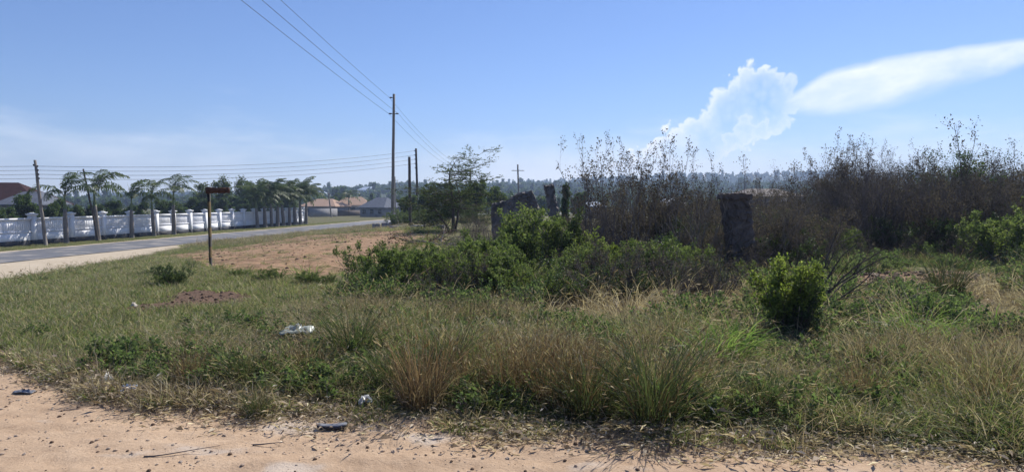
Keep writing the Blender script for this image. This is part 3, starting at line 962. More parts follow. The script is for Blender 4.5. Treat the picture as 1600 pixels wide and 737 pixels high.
def palm(name, loc, h, label, seed, scl=1.0, nf=8, group='palms along the white wall', wind=.75):
    r = random.Random(seed)
    t = thing(name, label, 'palm', loc, 0, group)
    t.rotation_euler = (r.uniform(-.05, .05), r.uniform(-.07, .05), 0)
    th = h * .50
    K = 10; z = np.linspace(-.15, th, K)
    rad = np.interp(z / th, [-.1, 0, .12, .5, 1], [.26, .25, .20, .19, .13]) * scl
    P = np.stack([.03 * np.sin(z * 2), .02 * np.cos(z * 3), z], 1)
    MB().tube(P, rad, 8).build('trunk', M['palm_trunk'], t, True)
    ch = h * .20
    P = np.stack([np.full(5, P[-1, 0]), np.full(5, P[-1, 1]), np.linspace(th - .05, th + ch, 5)], 1)
    MB().tube(P, np.array([.12, .115, .085, .065, .05]) * scl, 8).build('crownshaft', M['crownshaft'], t, True)
    top = P[-1]
    # spear leaf pointing up
    MB().tube(np.array([top, top + [-.10, 0, .5 * scl], top + [-.40, 0, 1.35 * scl]]), [.028, .018, .005], 4, .4).build('spear_leaf', M['crownshaft'], t)
    for i in range(nf):
        az = i * 2.399 + r.uniform(-.3, .3)
        # the breeze bends fronds towards +X (right)
        vx, vy = math.cos(az) + wind, math.sin(az)
        az2 = math.atan2(vy, vx)
        pit = -.55 + 1.0 * (i / nf) + r.uniform(-.12, .12)
        f = link('frond', FRONDS[r.randrange(len(FRONDS))], t, top + np.array([0, 0, -.16 * (i / nf)]), (r.uniform(-.3, .3), pit, az2), scl * r.uniform(.85, 1.12))
    return t


near_palms = [(102, 382, 272, 'leftmost palm by the wall, just right of the leaning power pole'), (152, 378, 270, 'second palm from the left, beside the thin leaning pole'),
              (205, 376, 278, 'third palm from the left along the white wall'), (240, 370, 284, 'thin palm, fourth from the left along the white wall'),
              (271, 366, 275, 'fifth palm from the left, just left of the rusty sign')]
for i, (px, py, top, lab) in enumerate(near_palms):
    k = (px - CX) / F; Y = (39.0 - 1.3 + 54 * .116) / (.116 - k)
    g = gx(px, Y)
    palm('palm_tree', g, max(4.2, above(px, top, Y)[2] - g[2] + .25 * math.sin(i * 2.1)), lab, 100 + i, 1.08 + .10 * math.sin(i * 1.7))
far_palms = [(402, 290, 'first palm of the dense far row behind the rusty sign'), (414, 286, 'second palm of the dense far row'), (424, 277, 'third palm of the dense far row, taller than its neighbours'),
             (433, 285, 'fourth palm of the dense far row'), (443, 283, 'fifth palm of the dense far row'), (452, 290, 'sixth palm of the dense far row'),
             (461, 290, 'seventh palm of the dense far row'), (469, 277, 'second last palm of the far row, with tall upright crown'), (478, 284, 'last palm at the far right end of the wall')]
for i, (px, top, lab) in enumerate(far_palms):
    k = (px - CX) / F; Y = (39.0 - 1.3 + 54 * .116) / (.116 - k)
    g = gx(px, Y)
    palm('palm_tree', g, above(px, top, Y)[2] - g[2] - .3, lab, 200 + i, 1.22 + .12 * math.sin(i * 2.3), 17, wind=.25)
for i, (px, Y, h, lab) in enumerate([(546, 178, 6.2, 'dark palm standing in front of the clay roofed houses'), (530, 185, 5.5, 'small palm between the two clay roofed houses')]):
    palm('palm_tree', gx(px, Y), h, lab, 300 + i, 1.3, 10, 'palms by the far houses')


# ------------------------------------------------------------------ trees behind the wall and in the middle distance
def behind(px, du):
    k = (px - CX) / F; Y = (39.0 + du + 54 * .116) / (.116 - k)
    return gx(px, Y)


bw = [(-20, 6, .62, 'A', 'dense bush behind the wall below the dark red roof'), (18, 5, .52, 'A', 'dense bush behind the wall left of the leaning power pole'),
      (78, 5, .60, 'A', 'dark bush behind the wall between the leaning pole and first palm'), (128, 7, .55, 'A', 'leafy tree behind the wall between the first two palms'),
      (178, 8, .62, 'A', 'leafy tree behind the wall between the second and third palms'), (222, 9, .60, 'A', 'leafy tree behind the wall at the fourth palm'),
      (256, 10, .66, 'A', 'leafy tree behind the wall left of the fifth palm'), (298, 10, .70, 'A', 'round leafy tree behind the wall right of the fifth palm'),
      (334, 12, .72, 'A', 'dark leafy tree behind the wall at the rusty sign'), (366, 12, .78, 'A', 'dark leafy tree behind the wall right of the rusty sign'),
      (392, 14, .80, 'A', 'dark leafy tree behind the start of the far palm row'), (430, 14, .85, 'A', 'dark leafy tree behind the far palm row'),
      (345, 16, 1.38, 'B', 'open feathery tree rising behind the rusty sign'), (318, 18, 1.25, 'B', 'thin feathery tree left of the rusty sign above the wall'),
      (385, 18, 1.45, 'B', 'feathery tree above the wall left of the far palms'), (404, 18, 1.40, 'B', 'feathery tree tangled with the first far palms')]
bw += [(45, 9, .72, 'A', 'dark bush behind the wall in front of the grey hip roof'), (-5, 3, .5, 'A', 'bush behind the wall at the left edge of the picture'), (100, 9, .66, 'A', 'dark bush behind the wall at the first palm'),
       (152, 6, .55, 'A', 'dark bush behind the wall at the second palm'), (202, 6, .55, 'A', 'dark bush behind the wall at the third palm'), (278, 8, .62, 'A', 'dark bush behind the wall close right of the fifth palm'),
       (316, 8, .66, 'A', 'dark bush behind the wall just left of the rusty sign'), (350, 9, .70, 'A', 'dark bush behind the wall under the arm of the sign'), (378, 10, .72, 'A', 'dark bush behind the wall midway to the far palms'),
       (412, 10, .8, 'A', 'dark bush behind the second far palm'), (452, 12, .9, 'A', 'dark tree behind the end of the far palm row')]
for i, (px, du, s, k, lab) in enumerate(bw):
    kit = (TREE_A[i % 3] if k == 'A' else TREE_B[i % 2])
    place_tree('leafy_tree' if k == 'A' else 'feathery_tree', kit, behind(px, du), lab, 'tree', i * 1.7, s * 1.02, 'trees behind the white wall')

mid = [(640, 78, .62, 'A', 'dark round bush just right of the tall pole beyond the pavers'), (668, 80, .66, 'A', 'dark dense tree behind the two black posts'),
       (700, 70, .55, 'A', 'dark dense bush behind the acacia trunk'), (745, 62, .62, 'A', 'olive bushy tree right of the acacia'), (778, 70, .58, 'A', 'olive bushy tree left of the broken wall'),
       (727, 95, .75, 'A', 'dark tree showing behind the right side of the acacia'), (906, 88, .60, 'A', 'dark tree right of the leaning concrete pillar'),
       (760, 210, .82, 'C', 'leftmost dark columnar tree on the skyline right of the acacia'), (773, 220, .85, 'C', 'second dark columnar tree on the skyline right of the acacia'),
       (806, 150, .62, 'C', 'dark columnar tree at the foot of the far crossarm pole'), (814, 160, .55, 'C', 'thin columnar tree just right of the far crossarm pole'),
       (843, 180, .66, 'C', 'dark columnar tree just left of the leaning pillar'), (884, 45, .42, 'C', 'slim green columnar tree right of the leaning pillar'),
       (871, 170, .70, 'C', 'dark columnar tree hugging the right side of the leaning pillar'), (898, 190, .70, 'C', 'dark columnar tree furthest right on the skyline'),
       (580, 230, 1.0, 'C', 'tall dark columnar tree above the grey roofed house'), (566, 240, .8, 'C', 'dark columnar tree behind the clay roofs'),
       (527, 215, 1.1, 'A', 'dark leafy tree behind the clay roofed houses'), (542, 230, 1.2, 'A', 'broad dark tree behind the second clay roof'),
       (580, 182, .7, 'A', 'green tree between the clay roof and grey roof')]
for i, (px, Y, s, k, lab) in enumerate(mid):
    kit = {'A': TREE_A[i % 3], 'C': TREE_C[i % 2]}[k]
    place_tree('columnar_tree' if k == 'C' else 'leafy_tree', kit, gx(px, Y), lab, 'tree', i * 2.1, s, 'trees of the middle distance')


# ------------------------------------------------------------------ poles and wires
def pole(name, b, top, r0, r1, mat, label, seed=0, arms=()):
    b = np.asarray(b, float); top = np.asarray(top, float)
    t = thing(name, label, 'pole', b)
    d = top - b; K = 8
    P = np.linspace(0, 1, K)[:, None] * d[None]; P[0] -= d / np.linalg.norm(d) * .3
    rr = np.random.default_rng(seed); P[1:-1, :2] += rr.normal(size=(K - 2, 2)) * .012
    MB().tube(P, np.linspace(r0, r1, K), 8).build('shaft', mat, t, True)
    for (z, dx, dy, kind) in arms:
        c = d * (z / d[2])
        if kind == 'pin':      # short side bracket carrying a stubby insulator
            MB().box((c[0] + dx / 2, c[1] + dy / 2, c[2]), (abs(dx) + .05, .06, .06)).build('bracket', M['pole_dark'], t)
            MB().tube(np.array([[c[0] + dx * .45, c[1], c[2] + .02], [c[0] + dx * .75, c[1], c[2] + .02], [c[0] + dx * 1.1, c[1], c[2] + .02]]), [.05, .085, .06], 8).build('insulator', M['ceramic'], t, True)
        elif kind == 'knob':
            MB().tube(np.array([[c[0] + dx, c[1], c[2] - .07], [c[0] + dx, c[1], c[2]], [c[0] + dx, c[1], c[2] + .07]]), [.05, .075, .05], 8).build('insulator', M['ceramic'], t, True)
        elif kind == 'arm':
            MB().box((c[0], c[1], c[2]), (dx, .12, .12)).build('crossarm', mat, t)
    return t


PB = at(613, 357); TOP = above(615.5, 147, PB[1])
H = TOP[2] - PB[2]
z_hi = above(615, 153, PB[1])[2] - PB[2]; z_lo = above(615, 178, PB[1])[2] - PB[2]
pole('power_pole', PB, TOP, .19, .13, M['pole_wood'], 'tall weathered grey power pole with three side insulators', 1,
     [(z_hi, -.42, 0, 'pin'), (z_lo, -.48, 0, 'pin'), (z_lo, .48, 0, 'pin')])
back = np.array([PB[0] + .5, -6.0, 0.0])
pole('power_pole', back, back + [0, 0, H], .19, .13, M['pole_wood'], 'power pole behind the viewer carrying the three high wires', 2,
     [(z_hi, -.42, 0, 'pin'), (z_lo, -.48, 0, 'pin'), (z_lo, .48, 0, 'pin')])


def wire(a, b, sag, rad, label, group):
    t = np.linspace(0, 1, 40)[:, None]
    P = np.asarray(a) * (1 - t) + np.asarray(b) * t; P[:, 2] -= (4 * sag * t * (1 - t))[:, 0]
    o = MB().tube(P - P[0], np.full(40, rad), 4, cap=False).build('overhead_wire', M['wire'], smooth=True)
    o.location = P[0]
    return tag(o, label, 'wire', group)


def on(b, top, z, dx):
    d = np.asarray(top) - np.asarray(b); c = np.asarray(b) + d * (z / d[2]); return c + [dx, 0, 0]


A = [on(PB, TOP, z_hi, -.45), on(PB, TOP, z_lo, -.5), on(PB, TOP, z_lo, .5)]
backtop = back + [0, 0, H]
Bk = [on(back, backtop, z_hi, -.45), on(back, backtop, z_lo, -.5), on(back, backtop, z_lo, .5)]
FB = gx(735, 128); FT = above(735, 268, 128)
pole('power_pole', FB, FT, .16, .12, M['pole_wood'], 'far power pole half hidden in the acacia crown', 3)
for i, (lab, lab2) in enumerate([('topmost wire running from the tall pole to the upper left', 'topmost wire running from the tall pole down behind the acacia'),
                                 ('lowest leftmost wire running from the tall pole to the upper left', 'left lower wire running from the tall pole behind the acacia'),
                                 ('right lower wire running from the tall pole to the upper left', 'right lower wire running from the tall pole behind the acacia')]):
    wire(Bk[i], A[i], .35, .016, lab, 'wires from the tall pole')
    wire(A[i], FT + [(.0, -.3, .3)[i], 0, (.1, -.4, -.4)[i]], 1.2, .014, lab2, 'wires from the tall pole')

P1 = at(72, 384); T1 = above(54.5, 250, P1[1] + .2)
pole('power_pole', P1, T1, .15, .10, M['pole_wood'], 'leaning power pole with a stack of insulators at far left before the wall', 4,
     [(6.3 - .32 * i, .14, 0, 'knob') for i in range(4)] + [(6.4, -.14, 0, 'knob')])
P2 = at(154, 377); T2 = above(130, 264, P2[1])
pole('power_pole', P2, T2, .10, .07, M['pole_dark'], 'thin dark pole leaning left beside the second palm', 5)
P3 = gx(653, 92); T3 = above(650, 232, 92)
pole('power_pole', P3, T3, .17, .13, M['pole_dark'], 'dark notched power pole, rightmost of the two just right of the tall pole', 6, [(T3[2] - P3[2] - .3 - .55 * i, -.16, 0, 'knob') for i in range(5)])
P4 = at(641, 352); P4 = gx(641, 66); T4 = above(639.5, 245, 66)
pole('power_pole', P4, T4, .15, .12, M['pole_dark'], 'plain dark post between the tall pole and the notched pole', 7, [(T4[2] - P4[2] - .15, .0, 0, 'knob')])
P5 = gx(618, 150); T5 = above(617, 276, 150)
pole('power_pole', P5, T5, .16, .12, M['pole_wood'], 'thin far pole just behind the tall pole', 8, [(T5[2] - P5[2] - .8, 1.4, 0, 'arm')])
P6 = gx(518, 158); T6 = above(513, 301, 158)
pole('power_pole', P6, T6, .17, .13, M['pole_wood'], 'far leaning pole in front of the clay roofed house', 9, [(T6[2] - P6[2] - .3, .7, 0, 'arm')])
P7 = gx(811, 140); T7 = above(809, 257, 140)
pole('power_pole', P7, T7, .20, .15, M['pole_wood'], 'far pole with a crossarm standing on the skyline left of the leaning pillar', 10, [(T7[2] - P7[2] - 1.2, 2.5, 0, 'arm')])
for i in range(4):
    z1 = (6.3, 5.98, 5.66, 5.34)[i]
    a = on(P1, T1, min(z1, T1[2] - P1[2]), .14); b = on(P3, T3, T3[2] - P3[2] - .3 - .55 * i, -.16)
    wire(a, b, .75, .015, ('topmost', 'second', 'third', 'lowest')[i] + ' of the four sagging wires above the white wall', 'wires above the white wall')
    wire(a + [-30, -22, .3], a, .5, .013, ('topmost', 'second', 'third', 'lowest')[i] + ' of the wires leaving the picture at left from the leaning pole', 'wires above the white wall')


# ------------------------------------------------------------------ rusty sign
def sign():
    b = at(329.5, 420); Y = b[1]
    t = thing('road_sign', 'rusty blank arm sign on a black and yellow banded post', 'sign', b)
    top = above(326, 293, Y) - b
    n = 7; cuts = [0, .22, .43, .62, .80, 1.00, 1.30, 1.52]
    hh = top[2]; lean = top[0] / hh
    cuts = np.array(cuts) / 1.52 * (hh - .06)
    for i in range(n):
        z0, z1 = cuts[i], cuts[i + 1]
        c0 = np.array([lean * z0, 0, z0 - (.2 if i == 0 else 0)]); c1 = np.array([lean * z1, 0, z1])
        MB().tube(np.array([c0, c1]), [.042 + .0006 * (i % 2)] * 2, 8).build('post_band', M['post_black' if i % 2 == 0 else 'post_yellow'], t)
    w = 37 / F * Y; h = 8.5 / F * Y
    c = np.array([lean * hh + w / 2 - .01, -.05, hh - h / 2 - .01])
    m = MB()     # plate with slightly folded lip
    m.box(c, (w, .03, h), tone=.5); m.box(c + [w / 2 - .03, -.02, 0], (.06, .06, h * .92))
    o = m.build('sign_plate', M['rust'], t); o.rotation_euler = (0, R(-1.2), 0)
    MB().box((lean * hh, -.0, hh - .02), (.13, .10, .05)).build('top_cap', M['rust'], t)
    for k in (.1, .24): MB().box((c[0] - w / 2 + .05, -.08, hh - k * .5 - .03), (.03, .03, .03)).build('bolt', M['rust'], t)


sign()


# ------------------------------------------------------------------ pavers by the pole
def paver_stack(c, nx, ny, nz, label, rz=0., s=(.44, .22, .11), gap=.012, mat='paver'):
    t = thing('paver_stack', label, 'pavers', c, rz, 'stacks of grey pavers')
    r = random.Random(int(c[0] * 100))
    me = MB().box((0, 0, 0), s).mesh('paver', M[mat])
    for k in range(nz):
        for i in range(nx):
            for j in range(ny):
                o = link('paver', me, t, ((i - (nx - 1) / 2) * (s[0] + gap) + r.uniform(-.01, .01), (j - (ny - 1) / 2) * (s[1] + gap), s[2] / 2 + k * (s[2] + .003)), (0, 0, r.uniform(-.02, .02)))
    return t


pk = at(588, 358)
sc_ = pk[1] / F
paver_stack(at(588, 358.5), 2, 2, 6, 'left of the two neat grey paver stacks at the tall pole', .1)
paver_stack(at(604, 358.5), 2, 2, 6, 'right of the two neat grey paver stacks at the tall pole', -.05)
q = at(637, 357); paver_stack(q, 6, 2, 2, 'low row of pavers right of the tall pole', .05)
q = at(668, 357); paver_stack(q, 5, 2, 2, 'low row of pavers under the acacia', -.03)
# loose white slabs on and behind the stacks
for i, (px, py, dz, tilt, lab) in enumerate([(603, 357, .62, .18, 'pale slab lying tilted on the right paver stack'), (607, 356, .74, .30, 'topmost pale slab tilted on the right paver stack'),
                                            (623, 356, .32, .45, 'pale slab leaning just right of the tall pole'), (590, 357.5, .57, .02, 'pale slab lying flat on the left paver stack')]):
    g = at(px, py)
    o = MB().box((0, 0, 0), (.75, .42, .06)).build('pale_slab', M['pale_slab']); o.location = g + [0, .05, dz]; o.rotation_euler = (tilt * .4, -tilt, .2 * i)
    tag(o, lab, 'slab', 'loose pale slabs')


# ------------------------------------------------------------------ ruins
def rough_prism(name, poly, thick, mat, c, rz, label, cat, seed, rough=.02, seg=7):
    """outline in X-Z extruded along Y, subdivided and roughened"""
    import bmesh
    bm = bmesh.new()
    vs_ = [bm.verts.new((x, -thick / 2, z)) for x, z in poly]
    f = bm.faces.new(vs_)
    ex = bmesh.ops.extrude_face_region(bm, geom=[f])
    for v in ex['geom']:
        if isinstance(v, bmesh.types.BMVert): v.co.y += thick
    bmesh.ops.recalc_face_normals(bm, faces=bm.faces)
    bmesh.ops.triangulate(bm, faces=bm.faces)
    for _ in range(4):
        ed = [e for e in bm.edges if e.calc_length() > .09]
        if not ed: break
        bmesh.ops.subdivide_edges(bm, edges=ed, cuts=1)
        bmesh.ops.triangulate(bm, faces=bm.faces)
    r = random.Random(seed)
    for v in bm.verts:
        k = rough * (1 + 1.2 * vnoise(np.array([v.co.x * 6 + seed]), np.array([v.co.z * 6]))[0])
        v.co += Vector((r.uniform(-k, k), r.uniform(-k, k), r.uniform(-k, k)))
    me = bpy.data.meshes.new(name); bm.to_mesh(me); bm.free(); me.materials.append(mat)
    o = link(name, me); o.location = c; o.rotation_euler = (0, 0, rz)
    return tag(o, label, cat)


def px_poly(pts, Y):
    b = np.array([above(px, py, Y) for px, py in pts]); c = gx(np.mean([p[0] for p in pts]), Y)
    return [(p[0] - c[0], max(p[2] - c[2], -.2)) for p in b], c


po, c = px_poly([(772, 470), (768, 330), (770, 319), (795, 312), (806, 304), (831, 298), (836, 310), (846, 335), (850, 470)], 21)
rough_prism('broken_wall', po, .3, M['old_concrete'], c, .05, 'dark broken concrete wall with a stepped sloping top', 'ruin', 3)
po, c = px_poly([(862, 470), (860, 340), (851, 291), (864, 288), (866, 306), (875, 340), (880, 470)], 20)
rough_prism('concrete_pillar', po, .36, M['old_concrete'], c, -.05, 'dark leaning concrete pillar right of the broken wall', 'ruin', 4)


def gate_post():
    b = at(1162, 430); Y = b[1]
    L_ = lambda px, py: above(px, py, Y) - b
    t = thing('gate_post', 'dark leaning masonry post with a wider cap in the thicket', 'post', b)
    P = [L_(px, 430) for px in (1146, 1178)] ; top = [L_(1130, 309), L_(1165, 309)]
    poly = [(P[0][0], -.2), (P[1][0], -.2), (P[1][0] - .02, .5), (top[1][0], top[1][2]), (top[0][0], top[0][2]), (P[0][0] - .12, .7)]
    o = rough_prism('shaft', poly, .5, M['old_post'], (0, 0, 0), 0, None, None, 5, .018); o.parent = t
    x0, x1, z = top[0][0] - .06, top[1][0] + .05, top[0][2]
    o = rough_prism('cap', [(x0, z - .02), (x1, z - .02), (x1 - .01, z + .09), (x0 + .02, z + .08)], .6, M['old_post'], (0, 0, 0), 0, None, None, 6, .012); o.parent = t


gate_post()


# ------------------------------------------------------------------ shrubs
def shrub(seed, h, n, spread, leaf, per, wood, lmat, lv=(7, 5, 3), base_r=.12, r0=.014, ang=(18, 48), up=.10, wander=.10, first=.2,
          leafw=.55, droop=.1, jitter=.0, lean=(0, 0), leaf_lo=.2, tone_split=.55, hvar=.3, lens=((.30, .55), (.35, .6), (.35, .65))):
    r_ = np.random.default_rng(seed)
    a = r_.random(n) * 6.283; q = np.sqrt(r_.random(n))
    P = np.stack([np.cos(a) * q * base_r, np.sin(a) * q * base_r, np.full(n, -.06)], 1)
    D = np.stack([np.cos(a) * spread * (.2 + q) + lean[0], np.sin(a) * spread * (.2 + q) + lean[1], np.ones(n)], 1)
    L = h * (1 - hvar + hvar * r_.random(n))
    lev = [dict(k=7, wander=wander, up=up * .6, tip=.35)]
    for i, c in enumerate(lv):
        lev.append(dict(n=c, ang=ang, len=lens[min(i, 2)], start=first if i == 0 else .25, k=(5, 4, 4)[min(i, 2)], wander=wander * 1.3, up=up, rad=.6, rmin=.0022))
    br = grow(r_, P, D, L, np.full(n, r0), lev)
    wm = wood_mesh('stems', br, wood, (5, 4, 3, 3))
    fm = None
    if per:
        c, d = tip_points(r_, br[-1], per, leaf_lo)
        if jitter: c = c + r_.normal(size=c.shape) * jitter
        V, Q = leaves(r_, c, d * .6 + rnd_unit(r_, len(c)), leaf, leafw, droop)
        nb = len(br[-1][0]); g = lv[-1]
        tl = np.repeat(np.repeat(r_.random(nb // g + 1), g)[:nb], per) * tone_split + r_.random(len(c)) * (1 - tone_split)
        fm = mesh_quads('foliage', V, Q, [lmat], np.repeat(tl, 4))
    return wm, fm


def put(name, kit, loc, label, cat='shrub', rz=0., scl=1., group=None):
    t = thing(name, label, cat, loc, rz, group, scl)
    link('stems', kit[0], t)
    if kit[1]: link('foliage', kit[1], t)
    return t


def gp(px, py):
    p = at(px, py); p[2] = float(fine_h(np.array([p[0]]), np.array([p[1]]))[0]); return p


def gy(px, Y):
    p = gx(px, Y); p[2] = float(fine_h(np.array([p[0]]), np.array([p[1]]))[0]); return p


# the flat-topped acacia
def acacia():
    r_ = np.random.default_rng(77)
    b = gy(706, 38)
    t = thing('acacia_tree', 'flat layered thorn tree with sparse crown right of the black posts', 'tree', b, scl=(1.12, 1.12, .86))
    P = np.array([[0, 0, -.1], [.12, .1, -.1], [-.1, .05, -.1]]); D = np.array([[.12, 0, 1], [.35, .1, 1], [-.22, .1, 1]])
    br = grow(r_, P, D, np.array([4.5, 3.7, 3.2]), np.array([.09, .075, .065]),
              [dict(k=9, wander=.13, up=.04, tip=.25),
               dict(n=12, ang=(62, 92), len=(.44, .74), start=.30, k=7, wander=.10, up=.015, rad=.5, flat=1, tl=.45),
               dict(n=8, ang=(30, 65), len=(.35, .6), start=.15, k=5, wander=.16, up=.03, rad=.55, flat=1, rmin=.006),
               dict(n=6, ang=(30, 70), len=(.35, .6), start=.15, k=4, wander=.18, up=.03, rad=.55, flat=1, rmin=.004)])
    link('trunk', wood_mesh('trunk', br, M['dark_bark'], (7, 5, 3, 3)), t)
    c, d = tip_points(r_, br[3], 11, .05); keep = r_.random(len(c)) < np.clip(1.25 - (c[:, 2] - 1.0) / 5, .4, 1)
    c, d = c[keep], d[keep]
    c = c + r_.normal(size=c.shape) * [.05, .05, .012]
    V, Q = leaves(r_, c, (d + rnd_unit(r_, len(c)) * .7) * [1, 1, .35], .10, .42, .02)
    link('crown', mesh_quads('crown', V, Q, [M['acacia']], np.repeat(r_.random(len(c)), 4)), t)
    c, d = tip_points(r_, br[2], 1, .1)
    # cut thorny branches lying before it
    for i, (px, py, s, rz, lab) in enumerate([(655, 385, 1.0, .4, 'cut thorny branch lying left before the acacia'), (690, 388, 1.1, 2.2, 'cut thorny branch lying under the acacia'),
                                             (735, 392, 1.0, 4.0, 'cut thorny branch lying right before the acacia')]):
        k = grow(np.random.default_rng(500 + i), np.zeros((3, 3)), np.array([[1, .2, .35], [.8, -.5, .5], [-.9, .2, .4]]), np.array([1.5, 1.2, 1.1]), np.array([.022] * 3),
                 [dict(k=7, wander=.12, up=-.02, tip=.3), dict(n=8, ang=(30, 70), len=(.35, .6), start=.15, k=5, wander=.15, rad=.6, flat=1),
                  dict(n=6, ang=(30, 70), len=(.3, .6), start=.15, k=4, wander=.15, rad=.6, flat=1, rmin=.003)])
        tt = thing('cut_branch', lab, 'branch', gp(px, py) + [0, 0, .08], rz, 'cut thorny branches', s)
        link('stems', wood_mesh('stems', k, M['red_twig' if i == 0 else 'twig'], (5, 4, 3)), tt)
        c, d = tip_points(np.random.default_rng(i), k[2], 5, .1)
        V, Q = leaves(np.random.default_rng(i), c, d + rnd_unit(np.random.default_rng(i), len(c)) * .7, .055, .45)
        link('foliage', mesh_quads('foliage', V, Q, [M['acacia' if i else 'dead_leaf']], np.repeat(np.random.default_rng(i).random(len(c)), 4)), tt)


acacia()

# green leafy bushes of the middle ground
LEAFY = [shrub(600 + i, 1.0, 16, .85, .036, 8, M['twig'], M['bush_green'], (7, 5, 3), .22, .011, first=.12, jitter=.015) for i in range(4)]
LIME = [shrub(620 + i, 1.0, 12, .48, .034, 7, M['twig'], M['bush_lime'], (6, 5, 3), .12, .010, first=.15, jitter=.012) for i in range(3)]
UPR = [shrub(640 + i, 1.0, 13, .34, .036, 8, M['twig'], M['bush_green'], (7, 5, 3), .16, .012, first=.15, jitter=.02) for i in range(2)]
DARKB = [shrub(660 + i, 1.0, 15, .6, .036, 6, M['dark_bark'], M['bush_dark'], (6, 5, 3), .2, .012, first=.1, jitter=.02) for i in range(3)]

gb = [('L0', 598, 464, .92, 'low spreading bright green bush, left end of the bush row'), ('L1', 642, 458, .9, 'low spreading green bush in the bush row, right of its left end'),
      ('L2', 690, 452, .72, 'low green bush below the acacia in the bush row'), ('L3', 745, 466, .95, 'dark footed green bush left of the tall leafy bush'),
      ('L0', 800, 474, .66, 'green bush at the foot of the tall leafy bush'), ('U0', 824, 436, 1.36, 'tall bright green leafy bush left of the leaning pillar'),
      ('U1', 872, 432, 1.16, 'tall green leafy bush below the leaning concrete pillar'), ('L1', 772, 442, 1.1, 'green bush behind the row, left of the tall leafy bush'),
      ('L2', 905, 455, .7, 'green bush right of the tall leafy bushes'), ('M0', 932, 442, .92, 'lime green bush under the bare upright shrubs'),
      ('L3', 975, 448, .85, 'dark green bush under the bare upright shrubs'), ('L0', 1035, 446, .85, 'green bush left of the masonry post'),
      ('M1', 1085, 440, .65, 'lime green bush between the bare shrubs and the masonry post'), ('M2', 1160, 440, .42, 'small lime bush at the foot of the masonry post'),
      ('M0', 1222, 440, .42, 'small lime bush right of the masonry post'), ('L1', 860, 478, .55, 'low green bush before the tall leafy bushes'),
      ('M1', 1325, 396, .7, 'lime leaved bush low in the thicket'), ('L2', 1445, 395, .8, 'green bush at the front of the thicket'),
      ('L3', 1545, 408, .9, 'green bush at the front of the thicket near the right edge'), ('M2', 1592, 400, 1.5, 'lime leaved tall bush at the right edge of the picture'),
      ('L1', 1520, 398, 1.2, 'green bush inside the thicket near the right edge')]
KM = {'L': LEAFY, 'U': UPR, 'M': LIME}
for i, (k, px, py, s, lab) in enumerate(gb):
    put('leafy_bush', KM[k[0]][int(k[1])], gp(px, py), lab, 'bush', i * 1.3, s, 'green bushes of the middle ground')

# the clipped-looking bush standing in the tall grass at right
b5 = shrub(700, .82, 14, .22, .034, 6, M['dark_bark'], M['bush_lime'], (7, 5, 3), .15, .012, first=.38, jitter=.025, leaf_lo=.1, up=.16, hvar=.5, lens=((.22, .44), (.35, .65), (.35, .65)))
b5d = shrub(701, .60, 12, .14, .026, 5, M['dark_bark'], M['bush_dark'], (6, 5, 3), .18, .010, first=.1, jitter=.02)  # dark inner leaves: shade below the leafy top put into leaf colour
t5 = put('leafy_bush', b5, gp(1237, 540), 'single bush with lime top and dark leggy base in the tall grass', 'bush', .4, (1.0, 1.0, 1.10))
link('stems', b5d[0], t5); link('foliage', b5d[1], t5)
# bare branching shrub beside it
bb = shrub(710, 1.65, 9, .75, .02, 1, M['dark_bark'], M['dead_leaf'], (4, 3, 2), .08, .017, ang=(20, 45), up=.06, wander=.12, first=.3, lean=(.55, .1))
put('bare_shrub', bb, gp(1256, 498), 'dark bare forked shrub reaching right behind the lime topped bush', 'shrub', 0)

low = [('D0', 272, 448, .42, 'scruffy dark green bush left of the rusty sign'), ('L1', 262, 450, .28, 'small scruffy plant left of the dark bush by the sign'),
       ('L2', 420, 442, .28, 'small green weed bush in the grass right of the sign'), ('L0', 370, 436, .20, 'tiny green weed bush just right of the sign post'),
       ('L3', 485, 446, .26, 'small green weed bush left of the bush row'), ('L1', 510, 448, .24, 'tiny pale flowered weed bush left of the bush row')]
for i, (k, px, py, s, lab) in enumerate(low):
    kit = DARKB[int(k[1])] if k[0] == 'D' else LEAFY[int(k[1])]
    put('weed_bush', kit, gp(px, py), lab, 'bush', i * 2.0, (s * 1.3, s * 1.3, s), 'small weed bushes in the grass')

